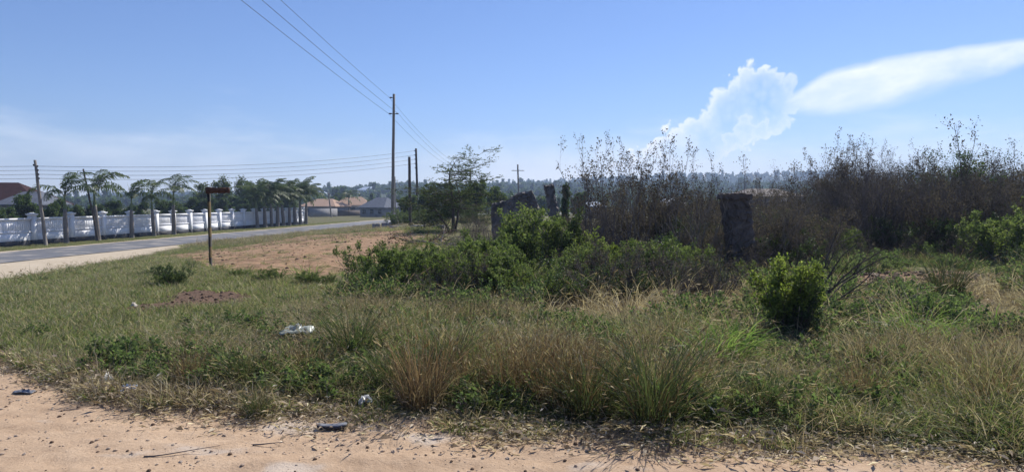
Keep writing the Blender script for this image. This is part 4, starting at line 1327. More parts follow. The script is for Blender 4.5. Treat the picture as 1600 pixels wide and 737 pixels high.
# thicket: leafless dark scrub
BARE = [shrub(720 + i, 2.6, 15, .42, .034, 2, M['twig'], M['dead_leaf'], (7, 5, 3), .35, .016, ang=(16, 46), up=.07, first=.15, jitter=.02) for i in range(5)]
BUSHY = [shrub(740 + i, 2.3, 16, .5, .050, 5, M['twig'], M['dead_leaf'], (7, 5, 3), .4, .016, ang=(18, 50), up=.05, first=.08, jitter=.05) for i in range(3)]
DARKS = [shrub(750 + i, 2.2, 14, .45, .05, 5, M['dark_bark'], M['bush_dark'], (7, 5, 3), .35, .016, ang=(18, 50), up=.05, first=.1, jitter=.05) for i in range(2)]
rt = random.Random(5)
lab_t = 'dark leafless twiggy shrub standing behind the front edge of the tangled thicket'
ORD = ['first', 'second', 'third', 'fourth', 'fifth', 'sixth', 'seventh', 'eighth', 'ninth', 'tenth', 'eleventh', 'twelfth', 'last']
for row, (Y0, n) in enumerate([(16.6, 13), (18.8, 14), (21.5, 13), (25, 14)]):
    for i in range(n):
        px = 1040 + (1640 - 1040) * (i + rt.uniform(.1, .9)) / n
        Y = Y0 + rt.uniform(-.8, .8) + float(np.interp(px, [1040, 1220, 1300, 1520, 1640], [0, 0, 4.6, 4.2, 2.5]))
        fac = np.interp(px, [1040, 1120, 1230, 1270, 1400, 1640], [.66, .64, .78, .93, 1.0, 1.06]) * .0472 * Y
        if 1100 < px < 1200 and Y < 18.0: continue
        if rt.random() < .12: continue
        kit = (BARE + BUSHY + BUSHY)[rt.randrange(11)] if rt.random() < .90 else DARKS[rt.randrange(2)]
        lab = lab_t if row else ORD[i] + ' shrub from the left along the front edge of the dark thicket'
        put('thicket_shrub', kit, gy(px, Y), lab, 'shrub', rt.uniform(0, 6.28), fac * rt.uniform(.72, 1.12), 'shrubs of the thicket')
STEM = [shrub(810 + i, 2.0, 7, .5, .03, 1, M['grey_bark'], M['dead_leaf'], (5, 4), .18, .017, ang=(18, 44), up=.05, wander=.12, first=.25) for i in range(3)]
for i in range(7):
    px = 1050 + 38 * i + rt.uniform(-12, 12)
    put('open_shrub', STEM[i % 3], gy(px, 15.2 + rt.uniform(-.5, .7)), ORD[i] + ' open bare stemmed shrub from the left standing before the dark thicket', 'shrub', i * 1.3, rt.uniform(.6, .95), 'open shrubs before the thicket')
for i, (px, Y, sc) in enumerate([(1235, 15.5, .9), (1300, 19.5, 1.0), (1395, 20.5, 1.1), (1500, 20.0, 1.2), (1556, 19.5, 1.25), (1592, 17.5, 1.45)]):
    put('leafy_bush', (DARKB + LEAFY)[(0, 3, 1, 2, 0, 4)[i]], gy(px, Y), ORD[i] + ' green bush from the left tucked under the front edge of the thicket', 'bush', i * 1.9, sc, 'green bushes under the thicket')
# darker clumps left of the masonry post
for i, (px, Y, s, lab) in enumerate([(985, 17.5, .80, 'dense dark brown shrub with flat top among the bare upright shrubs'), (1010, 18.5, .86, 'dense dark brown shrub left of the masonry post'),
                                     (955, 19, .70, 'dark twiggy shrub right of the slim columnar tree'), (1060, 18, .70, 'dark twiggy shrub between flat topped shrub and masonry post'),
                                     (1095, 19, .68, 'dark twiggy shrub just left of the masonry post'), (905, 20, .52, 'dark twiggy shrub below the slim columnar tree')]):
    put('dark_shrub', BUSHY[i % 3], gy(px, Y), lab, 'shrub', i * 1.9, s)

# tall bare stalks standing above the scrub, with dry seed clusters at their tips
STALK = [shrub(760 + i, 3.0, 7, .16, .050, 3, M['twig'], M['dead_leaf'], (6, 4, 2), .22, .011, ang=(14, 34), up=.10, wander=.07, first=.45, jitter=.03,
               leaf_lo=.55, lens=((.22, .42), (.3, .5), (.3, .5))) for i in range(4)]
SOLO = [shrub(780 + i, 3.0, 2, .10, .045, 3, M['twig'], M['dead_leaf'], (4, 3, 2), .08, .013, ang=(20, 45), up=.10, wander=.06, first=.72, jitter=.05, leaf_lo=.6,
              lens=((.10, .2), (.4, .6), (.4, .6))) for i in range(3)]
st = [(930, 208, 15.5, 0, 'leftmost tall bare stalk cluster against the cloud'), (962, 213, 16, 1, 'tall bare stalk cluster, second from the left'), (1000, 206, 16.2, 2, 'tall bare stalk cluster above the flat topped dark shrub'),
      (1035, 212, 16.5, 3, 'tall bare stalk cluster leaning right beside the flat topped shrub'), (1092, 228, 17, 0, 'bare stalk cluster with dark tips left of the masonry post'), (1068, 240, 17.5, 1, 'shorter bare stalk cluster left of the masonry post'),
      (1168, 240, 18, 'a', 'single bare stalk with tufted tip above the masonry post'), (1190, 250, 18.5, 'b', 'short bare stalk just right of the masonry post'), (1252, 250, 18, 'c', 'bare stalk where the thicket begins to rise'),
      (1295, 206, 18.5, 2, 'tallest bare stalk cluster of the thicket left half'), (1325, 212, 19, 3, 'bare stalk cluster right of the tallest one'), (1360, 214, 19, 'a', 'single tufted stalk left of the middle of the thicket'),
      (1385, 232, 19.5, 0, 'short bare stalk cluster in the middle of the thicket'), (1425, 226, 19.5, 1, 'bare stalk cluster with fine tips right of the thicket middle'), (1445, 214, 20, 'b', 'single stalk rising right of the thicket middle'),
      (1493, 182, 19, 'c', 'tallest single flower stalk rising high over the thicket'), (1470, 236, 20, 2, 'short bare stalks below the tallest flower stalk'), (1550, 232, 21, 3, 'pale bare stalks over the thicket near the right edge'),
      (1585, 214, 22, 'a', 'single stalk at the right edge of the thicket')]
for i, (px, top, Y, k, lab) in enumerate(st):
    kit = STALK[k] if isinstance(k, int) else SOLO['abc'.index(k)]
    Y = Y + (4 if px > 1270 else 0); g = gy(px, Y); hgt = above(px, top, Y)[2] - g[2]
    zmax = max(v.co.z for v in kit[0].vertices)
    s = hgt / zmax
    put('bare_stalk', kit, g, lab, 'shrub', i * 1.1, (s * .95, s * .95, s), 'bare stalks over the scrub')
TOPG = shrub(790, 2.75, 3, .15, .06, 4, M['twig'], M['bush_dark'], (5, 4, 3), .2, .014, up=.05, first=.75, jitter=.06, lens=((.12, .25), (.4, .6), (.4, .6)))
for px, Y, top, lab in [(1478, 23, 236, 'leafy green topped shrub left of the tallest flower stalk base'), (1515, 24, 234, 'leafy green topped shrub right of the tallest flower stalk')]:
    g = gy(px, Y); s = (above(px, top, Y)[2] - g[2]) / max(v.co.z for v in TOPG[0].vertices)
    put('green_topped_shrub', TOPG, g, lab, 'shrub', px * .1, s)

for i, (px, Y, sc, k, lab) in enumerate([(668, 43, .60, 0, 'dark dense bush left of the acacia trunk'), (690, 40, .55, 1, 'dark dense bush at the acacia trunk foot'), (728, 41, .55, 0, 'dark dense bush right of the acacia trunk'),
                                         (752, 39, .5, 1, 'dark olive bush right of the acacia')]):
    put('dark_bush', DARKS[k], gy(px, Y), lab, 'bush', i * 1.7, (sc * 1.2, sc * 1.2, sc), 'dark bushes under the acacia')
for i, (px, sc, lab) in enumerate([(628, 1.9, 'leafy light green bush just right of the tall pole'), (650, 1.7, 'leafy light green bush between the two black posts and the acacia'), (672, 1.9, 'leafy light green bush behind the low paver row'),
                                   (690, 1.6, 'leafy light green bush left behind the acacia trunk')]):
    put('leafy_bush', (LEAFY + LIME)[i + 2], gy(px, 72), lab, 'bush', i * 1.1, (sc * .9, sc * .9, sc * .9), 'light green bushes behind the pavers')

# thin bare sticks in front of the bushes
STICK = [shrub(800 + i, 1.1, 3, .35, .03, 1, M['dark_bark'], M['dead_leaf'], (3, 3), .05, .010, ang=(20, 50), up=.04, wander=.12, first=.35) for i in range(3)]
for i, (px, py, s, lab) in enumerate([(745, 470, .95, 'bare grey forked stick left in front of the tall leafy bush'), (690, 478, .6, 'short bare stick before the low bush row'), (920, 480, .8, 'bare stick right of the tall leafy bush'),
                                      (1060, 490, .7, 'thin upright stick left of the lime topped bush'), (1110, 500, .75, 'thin upright stick nearer the lime topped bush'), (1180, 478, .9, 'thin bare stick just left of the lime topped bush'),
                                      (548, 470, .45, 'short leaning stick at the left end of the bush row'), (1000, 476, .8, 'bare stick before the dark green bush'), (870, 486, .6, 'low bare stick before the tall leafy bushes')]):
    put('bare_stick', STICK[i % 3], gp(px, py), lab, 'shrub', i * 1.4, s)

# low dark scrub filling the middle ground between the tall grass and the thicket
SCRUB = [shrub(830 + i, .95, 11, .62, .026, 3, M['twig'], M['dead_leaf'], (6, 4, 3), .2, .008, ang=(20, 52), up=.05, first=.08, jitter=.02) for i in range(3)]
SCRUBG = [shrub(840 + i, .85, 12, .60, .030, 5, M['dark_bark'], M['bush_dark'], (6, 4, 3), .2, .008, ang=(20, 52), up=.05, first=.08, jitter=.02) for i in range(3)]
SCRUBM = [shrub(850 + i, .80, 10, .60, .030, 5, M['twig'], M['bush_green'], (6, 4, 3), .2, .008, ang=(20, 52), up=.05, first=.08, jitter=.02) for i in range(2)]
for x0, x1, y0, y1, n, where in [(700, 790, 446, 482, 5, 'below the broken wall'), (880, 935, 436, 488, 5, 'right of the tall leafy bushes'),
                                 (935, 1060, 428, 480, 12, 'below the bare upright stalks'), (1060, 1140, 425, 478, 7, 'left of the masonry post'), (1175, 1215, 425, 470, 4, 'between the masonry post and the lime topped bush'),
                                 (1290, 1360, 398, 415, 3, 'right of the lime topped bush'), (1360, 1480, 395, 405, 3, 'before the middle of the thicket'), (1490, 1620, 396, 425, 6, 'before the right end of the thicket')]:
    for i in range(n):
        px = x0 + (x1 - x0) * (i + rt.uniform(.2, .8)) / n; py = rt.uniform(y0, y1)
        kit = (SCRUB + SCRUB + SCRUBG + SCRUBG + SCRUBM)[rt.randrange(14)]
        s_ = rt.uniform(.55, 1.05)
        put('low_scrub', kit, gp(px, py), 'low dark bush, %s from left %s' % (ORD[i], where), 'shrub', rt.uniform(0, 6.28), s_, 'low scrub of the middle ground')

# olive scrub between the bushes and the ruins
for i, (px, Y, s, lab) in enumerate([(752, 24, .42, 'grey brown scrub left of the broken wall'), (785, 18, .46, 'grey brown scrub before the broken wall'), (735, 19, .36, 'grey brown scrub below the acacia right side'),
                                     (905, 16.5, .50, 'grey brown scrub right of the tall leafy bushes'), (945, 15.5, .55, 'grey brown scrub left under the bare upright stalks'), (1105, 16.2, .50, 'grey brown scrub just left of the masonry post'),
                                     (1200, 16.0, .60, 'grey brown scrub right of the masonry post'), (1250, 16.0, .62, 'grey brown scrub further right of the masonry post')]):
    put('scrub', (BARE + BUSHY)[i % 8], gy(px, Y), lab, 'shrub', i, s)


# ------------------------------------------------------------------ grass
def blades(r_, n, h, rad, lean, bend, w, hvar=.4, K=5, out=1.0, wind=(.0, .0)):
    a = r_.random(n) * 6.283; q = np.sqrt(r_.random(n)) * rad
    P = np.stack([np.cos(a) * q, np.sin(a) * q, np.full(n, -.015)], 1)
    b = a + r_.normal(size=n) * .9
    ln = np.abs(r_.normal(size=n)) * lean
    D = norm(np.stack([np.cos(b) * ln * out + wind[0], np.sin(b) * ln * out + wind[1], np.ones(n)], 1))
    L = h * (1 - hvar + 2 * hvar * r_.random(n))
    pts = np.empty((n, K, 3)); pts[:, 0] = P; d = D
    bd = bend * (.4 + 1.2 * r_.random(n))[:, None]
    hz = norm(d * [1, 1, 0] + 1e-4)
    for k in range(1, K):
        d = norm(d + (hz * .6 + np.array([0, 0, -.8])) * bd * (k / K) + r_.normal(size=(n, 3)) * .035)
        pts[:, k] = pts[:, k - 1] + d * (L / (K - 1))[:, None]
    side = norm(np.cross(d, rnd_unit(r_, n)))
    W = w * (.7 + .6 * r_.random(n))
    prof = np.array([.7, 1.0, .9, .6, .08]) if K == 5 else np.interp(np.linspace(0, 1, K), [0, .3, .7, 1], [.8, 1, .7, .08])
    off = side[:, None, :] * (W[:, None] * prof[None])[..., None] * .5
    V = np.stack([pts - off, pts + off], 2).reshape(-1, 3)
    base = (np.arange(n) * K * 2)[:, None] + (np.arange(K - 1) * 2)[None]
    Q = np.stack([base, base + 1, base + 3, base + 2], -1).reshape(-1, 4)
    return V, Q, pts


def tuft(seed, spec, mats):
    """spec: list of dicts for blades(); 'heads' adds seed heads on that share of stalks"""
    r_ = np.random.default_rng(seed); Vs, Qs, Ts, Ms, n0 = [], [], [], [], 0
    for sp in spec:
        sp = dict(sp); mi = sp.pop('m', 0); heads = sp.pop('heads', 0); t0, t1 = sp.pop('tone', (0, 1)); hl = sp.pop('hl', .05); hr = sp.pop('hr', .0045)
        V, Q, pts = blades(r_, **sp)
        n = len(pts)
        Vs.append(V); Qs.append(Q + n0); n0 += len(V); Ms.append(np.full(len(Q), mi))
        Ts.append(np.repeat(t0 + (t1 - t0) * r_.random(n), len(V) // n))
        if heads:
            k = max(1, int(n * heads)); sel = r_.choice(n, k, replace=False)
            e = pts[sel, -1]; dd = norm(pts[sel, -1] - pts[sel, -2]); dd[:, 2] -= .15
            l = hl * (.6 + .8 * r_.random(k))[:, None]
            PP = np.stack([e - dd * l * .3, e + dd * l * .1, e + dd * l * .5, e + dd * l], 1)
            rr = np.tile(np.array([.25, 1, .9, .1]) * hr, (k, 1)) * (.7 + .6 * r_.random(k))[:, None]
            V, Q = tubes(PP, rr, 3)
            Vs.append(V); Qs.append(Q + n0); n0 += len(V); Ms.append(np.full(len(Q), len(mats) - 1)); Ts.append(np.repeat(r_.random(k), 12))
    return mesh_quads('tuft', np.vstack(Vs), np.vstack(Qs), mats, np.concatenate(Ts), midx=np.concatenate(Ms))


mT = [M['grass_tall'], M['grass_dry'], M['seed']]
TALL = [tuft(900 + i, [dict(n=48, h=.26, rad=.15, lean=.45, bend=.55, w=.0055, m=0, tone=(0, .6), hvar=.6), dict(n=9, h=.36, rad=.14, lean=.34, bend=.35, w=.0028, m=1, heads=.6, tone=(.3, 1), hl=.035, hr=.0032),
                       dict(n=16, h=.14, rad=.17, lean=.9, bend=.5, w=.006, m=1, tone=(0, .7))], mT) for i in range(5)]
TDRY = [tuft(910 + i, [dict(n=46, h=.34, rad=.13, lean=.32, bend=.3, w=.0032, m=1, heads=.25, tone=(.0, .8), hvar=.55, hl=.035, hr=.0032), dict(n=26, h=.22, rad=.15, lean=.5, bend=.5, w=.005, m=0, tone=(.1, .7)),
                       dict(n=20, h=.13, rad=.17, lean=.9, bend=.4, w=.005, m=1, tone=(0, .5))], mT) for i in range(4)]
TGRN = [tuft(920 + i, [dict(n=62, h=.22, rad=.16, lean=.55, bend=.65, w=.0075, m=0, tone=(0, .85), hvar=.6), dict(n=5, h=.32, rad=.12, lean=.4, bend=.35, w=.003, m=1, heads=.7, tone=(.4, 1), hl=.03, hr=.003)],
             [M['grass_green'], M['grass_dry'], M['seed']]) for i in range(4)]
TSHORT = [tuft(930 + i, [dict(n=95, h=.085, rad=.17, lean=.75, bend=.5, w=.0065, m=0, tone=(0, .9), K=4), dict(n=25, h=.10, rad=.17, lean=.9, bend=.4, w=.005, m=1, tone=(.3, 1), K=4)],
               [M['grass_short'], M['grass_dry']]) for i in range(3)]
TMED = [tuft(940 + i, [dict(n=70, h=.19, rad=.17, lean=.55, bend=.6, w=.007, m=0, tone=(0, .9)), dict(n=30, h=.22, rad=.17, lean=.5, bend=.4, w=.004, m=1, heads=.25, tone=(.1, 1))],
             [M['grass_green'], M['grass_dry'], M['seed']]) for i in range(3)]
TSTRAW = [tuft(950 + i, [dict(n=60, h=.16, rad=.20, lean=1.3, bend=.35, w=.005, m=0, tone=(0, 1), K=4)], [M['grass_dry']]) for i in range(2)]
TPALE = [tuft(955 + i, [dict(n=10, h=.42, rad=.16, lean=.5, bend=.45, w=.006, m=0, tone=(.7, 1), hvar=.4, heads=.7, hl=.06, hr=.006), dict(n=20, h=.2, rad=.17, lean=.7, bend=.5, w=.006, m=0, tone=(.2, .9))], [M['grass_dry'], M['seed']]) for i in range(3)]
TLUSH = [tuft(960 + i, [dict(n=42, h=.40, rad=.14, lean=.35, bend=.7, w=.014, m=0, tone=(0, 1), K=6)], [M['grass_lush']]) for i in range(2)]


def weed_tuft(seed, h=.24, n=9, leaf=.03):
    w_, f_ = shrub(seed, h, n, .6, leaf, 5, M['twig'], M['weed'], (4, 3), .10, .0025, first=.2, jitter=.01)
    return joined((w_, f_))


WEED = [weed_tuft(970 + i) for i in range(3)]
WEEDT = [weed_tuft(975 + i, .42, 8, .034) for i in range(2)]
RSC = np.random.default_rng(21)


def spread(name, label, protos, n, px_polys, smin, smax, noise_scale=1.2, thr=.0, excl=(), tilt=.12, weight=None, lift=0.0, hs=None, sandy=False):
    """random ground points inside photo-traced ground areas"""
    out = []
    for pl in px_polys:
        w = poly_world(pl) if not isinstance(pl, np.ndarray) else pl
        lo, hi = w.min(0), w.max(0)
        m = n // len(px_polys); got = 0
        X = lo[0] + (hi[0] - lo[0]) * RSC.random(m * 6); Y = lo[1] + (hi[1] - lo[1]) * RSC.random(m * 6)
        k = inside(X, Y, w)
        k &= fbm(X * noise_scale + 31, Y * noise_scale + 7, 3) > thr
        if weight is not None: k &= RSC.random(len(X)) < weight(X, Y)
        X, Y = X[k][:m], Y[k][:m]
        out.append(np.stack([X, Y], 1))
    P = np.vstack(out); mk = masks(P[:, 0], P[:, 1])
    keep = ((mk[0] + RSC.random(len(P)) * .5 < .75) | (sandy & (RSC.random(len(P)) < .30))) & (mk[1] + RSC.random(len(P)) * .5 < .8)
    for e in excl: keep &= mk[e] + RSC.random(len(P)) * .75 < .9
    u = wall_u(P[:, 0], P[:, 1]); keep &= ~((u > 4.5) & (u < 11.8)); keep &= (u > .4)
    P = P[keep]; n = len(P)
    Z = fine_h(P[:, 0], P[:, 1]) + lift
    rot = np.stack([RSC.normal(size=n) * tilt, RSC.normal(size=n) * tilt, RSC.random(n) * 6.283], 1)
    s = smin + (smax - smin) * RSC.random(n)
    patch = .8 + .45 * fbm(P[:, 0] * .9 + 3, P[:, 1] * .9, 3)
    S3 = np.stack([s, s, s * patch], 1)
    if hs is not None: S3[:, 2] *= hs(P[:, 0], P[:, 1])
    scatter(name, np.column_stack([P, Z]), rot, S3, RSC.integers(0, len(protos), n), protos, label)
    return n


Z_TALL = [(130, 592), (230, 556), (330, 520), (470, 500), (640, 492), (800, 500), (1000, 520), (1200, 540), (1640, 545), (1760, 740), (1400, 690), (1200, 672), (1000, 656), (800, 646), (600, 634), (400, 620), (220, 606)]
Z_MIDR = [(520, 470), (640, 462), (800, 470), (1000, 450), (1300, 455), (1660, 440), (1720, 590), (1200, 560), (900, 530), (640, 500), (520, 500)]
Z_FARR = [(700, 400), (900, 396), (1660, 388), (1700, 470), (1300, 480), (900, 480), (560, 480), (560, 450), (640, 420)]
Z_LAWN = [(-60, 540), (-60, 445), (150, 418), (240, 404), (340, 432), (470, 440), (600, 470), (580, 500), (330, 530), (220, 600), (90, 590), (0, 552)]
Z_VERGE = [(-40, 447), (200, 406), (340, 378), (470, 362), (600, 352), (680, 356), (700, 400), (620, 430), (400, 440), (200, 425), (60, 450)]
Z_LIT = [(-40, 535), (90, 570), (220, 612), (400, 628), (600, 648), (800, 664), (1000, 672), (1200, 684), (1600, 712), (1760, 740), (1760, 800), (1400, 745), (1200, 726), (1000, 712), (800, 702), (600, 688), (400, 674), (200, 652), (60, 600), (-40, 566)]
Z_FRONT = [(-40, 535), (100, 582), (220, 618), (400, 634), (600, 646), (800, 660), (1000, 669), (1200, 683), (1600, 714), (1760, 750), (1760, 785), (1400, 722), (1200, 704), (1000, 690), (800, 681), (600, 667), (400, 655), (200, 638), (90, 600), (-40, 558)]

EDW = EDGE


def edge_d(X, Y):
    """metres behind the dirt track"""
    return -poly_dist(X, Y, TRACK)


def hfac(X, Y):
    px, py = proj(X, np.maximum(Y, .1), 0 * X)
    e = edge_d(X, Y)
    h = (.36 + .64 * sm(.1, 1.0, e)) * np.interp(px, [100, 300, 520, 700, 1050, 1150, 1300, 1400, 1600], [.50, .62, .85, 1.0, .98, .66, .64, .8, .95]) * (.50 + 1.1 * fbm(X * 1.5 + 50, Y * 1.5, 3))
    h = h * (1 - .55 * np.exp(-((px - 466) / 55) ** 2 - ((py - 562) / 22) ** 2))
    h = h * (1 - .55 * np.exp(-((px - 1240) / 75) ** 2 - ((py - 565) / 30) ** 2))
    return h * np.interp(py, [440, 500, 540, 600], [.6, .66, .8, 1.0])


spread('tall_grass', 'tall seeding grass filling the foreground behind the dirt track', TALL, 1900, [Z_TALL], .75, 1.3, 1.1, .47, hs=hfac)
spread('dry_grass', 'dry brown seeding grass among the green foreground grass', TDRY, 800, [Z_TALL], .75, 1.3, .9, .54, hs=hfac)
spread('green_grass', 'green bladed grass low among the tall foreground grass', TGRN, 1900, [Z_TALL], .7, 1.25, 1.2, .46, hs=hfac)
spread('weeds', 'small broad leaved weeds in the foreground grass', WEED, 500, [Z_TALL], .6, 1.3, 1.5, .5)
spread('weeds', 'sparse small weeds in the short turf', WEED, 130, [Z_LAWN], .4, .8, 1.5, .5)
spread('pale_stalks', 'pale dry stalks with seed heads behind the tall foreground grass', TPALE, 420, [Z_MIDR], .7, 1.2, 1.0, .48)
spread('straw', 'dead straw matted between the grass tufts', TSTRAW, 2600, [Z_TALL, Z_MIDR], .7, 1.3, 1.0, .3)
spread('tall_grass', 'mixed grass and weeds behind the tall foreground grass', TALL + TDRY[:1] + TMED, 1300, [Z_MIDR], .6, 1.1, .9, .50, (3,), hs=hfac)
spread('green_grass', 'green grass tufts at the foot of the bushes', TGRN + TMED + TSTRAW, 1700, [Z_MIDR, Z_FARR], .5, 1.0, .8, .50, (3,))
spread('weeds', 'tall leafy weeds at the foot of the bushes', WEEDT + WEED, 900, [Z_MIDR, Z_FARR], .7, 1.4, .9, .48, (3,))
spread('dry_grass', 'dry grass clumps along the front of the thicket', TDRY + TALL + TSTRAW, 1000, [Z_FARR], .6, 1.1, .7, .50, (3,))
spread('short_grass', 'short green turf on the left', TSHORT, 9500, [Z_LAWN], .8, 1.5, .5, .30, (4,))
spread('green_grass', 'longer green tufts scattered over the short turf', TMED, 1300, [Z_LAWN], .4, .8, .9, .50, (4,))
spread('short_grass', 'short grass and weeds on the road verge', TSHORT + TMED[:1], 5200, [Z_VERGE], .9, 1.8, .25, .36, (2,))
spread('straw', 'sparse dry tufts over the bare red soil', TSTRAW + TSHORT, 500, [PLOUGH], .6, 1.2, .6, .54)
spread('short_grass', 'thin grass along the edge of the dirt track', TSHORT + TSTRAW, 750, [Z_FRONT], .5, 1.1, 1.6, .48)
VW = np.array([[float(wall_x(y)) + .6, y] for y in (36, 60, 90, 125)] + [[float(wall_x(y)) + 3.7, y] for y in (125, 90, 60, 36)])
spread('short_grass', 'grass strip between the white wall and the road', TSHORT, 5000, [VW], .9, 1.5, .3, .2)
VW2 = np.array([[float(wall_x(y)) + 12.2, y] for y in (55, 80, 110, 135)] + [[float(wall_x(y)) + 34, y] for y in (110, 90, 60, 45)])
spread('short_grass', 'rough grass beyond the red soil along the road', TSHORT + TSTRAW, 6000, [VW2], 1.5, 3.0, .15, .3, (2,))
spread('green_grass', 'bright wide bladed grass in the right foreground', TLUSH, 60, [[(1370, 560), (1390, 520), (1500, 515), (1580, 540), (1500, 575)], [(1090, 590), (1110, 560), (1160, 560), (1150, 590)]], .7, 1.1, 1, 0)


# big single tussocks one can tell apart
def tussock(seed, h, n, rad, mats, kind):
    sp = dict(red=[dict(n=n, h=h, rad=rad, lean=.26, bend=.22, w=.004, m=0, tone=(0, .9), heads=.25), dict(n=n // 2, h=h * .6, rad=rad * 1.1, lean=.5, bend=.4, w=.005, m=1, tone=(0, .6))],
              green=[dict(n=n, h=h, rad=rad, lean=.35, bend=.4, w=.006, m=0, tone=(0, .6), heads=.1), dict(n=n // 2, h=h * .8, rad=rad, lean=.3, bend=.3, w=.0035, m=1, tone=(.0, .6), heads=.4)])[kind]
    return tuft(seed, sp, mats)


mR = [M['grass_red'], M['grass_dry'], M['seed']]; M['grass_darkgreen'] = G('grass_darkgreen', [(0, (.035, .05, .02)), (.6, (.075, .095, .036)), (1, (.16, .17, .075))], .3)
mG = [M['grass_darkgreen'], M['grass_red'], M['seed']]
TU = [tussock(990, .50, 230, .13, mR, 'red'), tussock(991, .46, 260, .15, mR, 'red'), tussock(992, .55, 260, .14, mG, 'green'), tussock(993, .48, 240, .16, mG, 'green')]
for i, (px, py, k, s, lab) in enumerate([(552, 578, 2, 1.0, 'dark green tussock right of the white plastic bag'), (660, 640, 0, 1.15, 'reddish brown tussock behind the pink wrapper'), (795, 632, 0, .95, 'brown tussock left of the middle of the grass'),
                                         (860, 640, 1, .95, 'straw brown tussock in the middle of the grass'), (922, 655, 3, .95, 'dark tussock left of the big pale footed tussock'), (1020, 668, 2, 1.12, 'big tussock with pale dead foot at the track edge'),
                                         (385, 612, 3, .72, 'dark drooping tussock at the left track edge'), (1345, 640, 1, .75, 'reddish tussock in the right foreground grass'), (1478, 470, 2, 1.35, 'tall dark weedy tussock before the thicket at right'),
                                         (400, 655, 3, .42, 'small green tuft on the sand at the track edge'), (300, 612, 1, .7, 'brown tussock above the blue wrapper'), (1180, 660, 3, .7, 'green tussock right of the big pale footed one'),
                                         (1545, 660, 1, .8, 'dry tussock near the right edge of the foreground'), (700, 600, 2, .85, 'green tussock behind the reddish brown one'), (742, 625, 1, .95, 'straw brown clump right of the reddish tussock'), (828, 615, 1, 1.05, 'tall straw brown clump between the two middle tussocks'),
                                         (886, 622, 1, 1.0, 'tall straw brown clump left of the dark middle tussock'), (960, 630, 0, .95, 'reddish clump between the dark tussock and the big pale footed one'), (905, 646, 0, .8, 'low reddish clump before the dark middle tussock'),
                                         (1070, 640, 1, .85, 'straw clump behind the big pale footed tussock'), (610, 620, 3, .8, 'dark clump left of the reddish brown tussock'), (480, 600, 1, .75, 'dry clump below the white plastic bag')]):
    o = link('grass_tussock', TU[k], None, gp(px, py), (0, 0, i * 1.7), s); tag(o, lab, 'grass tussock', 'single tussocks in the foreground grass')


# ------------------------------------------------------------------ litter, pebbles, clods
def litter_bit(seed, n, rad, size):
    r_ = np.random.default_rng(seed)
    c = np.column_stack([r_.normal(size=(n, 2)) * rad, .006 + .02 * r_.random(n)])
    a = r_.random(n) * 6.283
    D = np.stack([np.cos(a), np.sin(a), r_.normal(size=n) * .22], 1)
    s = size * (.5 + r_.random(n))[:, None]; W = np.stack([-np.sin(a), np.cos(a), r_.normal(size=n) * .35], 1) * s * (.06 + .26 * r_.random(n) ** 2)[:, None]
    bow = np.array([0, 0, 1.0]) * s * .16
    V = np.stack([c - D * s * .5, c + W * .5 + bow, c + D * s * .5, c - W * .5 + bow * .4], 1).reshape(-1, 3)
    return mesh_quads('litter', V, np.arange(4 * n).reshape(n, 4), [M['litter']], np.repeat(r_.random(n), 4))


LIT = [litter_bit(1000 + i, 22, .12, .054) for i in range(4)]
LITS = [litter_bit(1010 + i, 14, .12, .03) for i in range(2)]
spread('leaf_litter', 'dead leaves and straw scraps along the edge of the dirt track', LIT + LITS, 3200, [Z_LIT], .4, 1.4, 1.2, .45, (), .15, sandy=True)
spread('leaf_litter', 'heap of dead leaves and twigs at the left end of the grass', LIT + LITS + TSTRAW, 420, [[(20, 566), (120, 578), (250, 606), (420, 632), (430, 660), (300, 646), (180, 634), (70, 600)]], .5, 1.3, 1.6, .4, (), .25, sandy=True)
spread('leaf_litter', 'dead leaves lying between the grass stems', LIT, 1500, [Z_TALL, Z_MIDR], .7, 1.4, 1.5, .35)


def stone_mesh(seed, mat):
    import bmesh
    bm = bmesh.new(); bmesh.ops.create_icosphere(bm, subdivisions=2, radius=1)
    r_ = random.Random(seed); ax = (r_.uniform(.8, 1.2), r_.uniform(.6, 1), r_.uniform(.4, .7))
    for v in bm.verts:
        k = 1 + .35 * (vnoise(np.array([v.co.x * 1.6 + seed * 3]), np.array([v.co.y * 1.6 + v.co.z * 1.3]))[0] - .5) + r_.uniform(-.05, .05)
        v.co = Vector((v.co.x * ax[0] * k, v.co.y * ax[1] * k, v.co.z * ax[2] * k))
    me = bpy.data.meshes.new('pebble'); bm.to_mesh(me); bm.free(); me.materials.append(mat)
    return me


PEB = [stone_mesh(i, M['stone'] if i % 2 else M['dark_stone']) for i in range(6)]
M['clod'] = solid_mat('red_clod', (.17, .11, .065), (.34, .22, .14), 5, .95, .5)
M['clod_dark'] = solid_mat('brown_clod', (.09, .06, .042), (.19, .125, .085), 5, .95, .5)
CLOD = [stone_mesh(20 + i, M['clod'] if i % 3 else M['clod_dark']) for i in range(6)]
M['sand_stone'] = solid_mat('sand_crumb', (.30, .215, .155), (.50, .385, .29), 9, .95, .4)
SANDP = [stone_mesh(40 + i, (M['sand_stone'], M['stone'], M['sand_stone'], M['sand_stone'], M['clod_dark'], M['stone'])[i]) for i in range(6)]
CLODD = [stone_mesh(30 + i, M['clod_dark']) for i in range(6)]


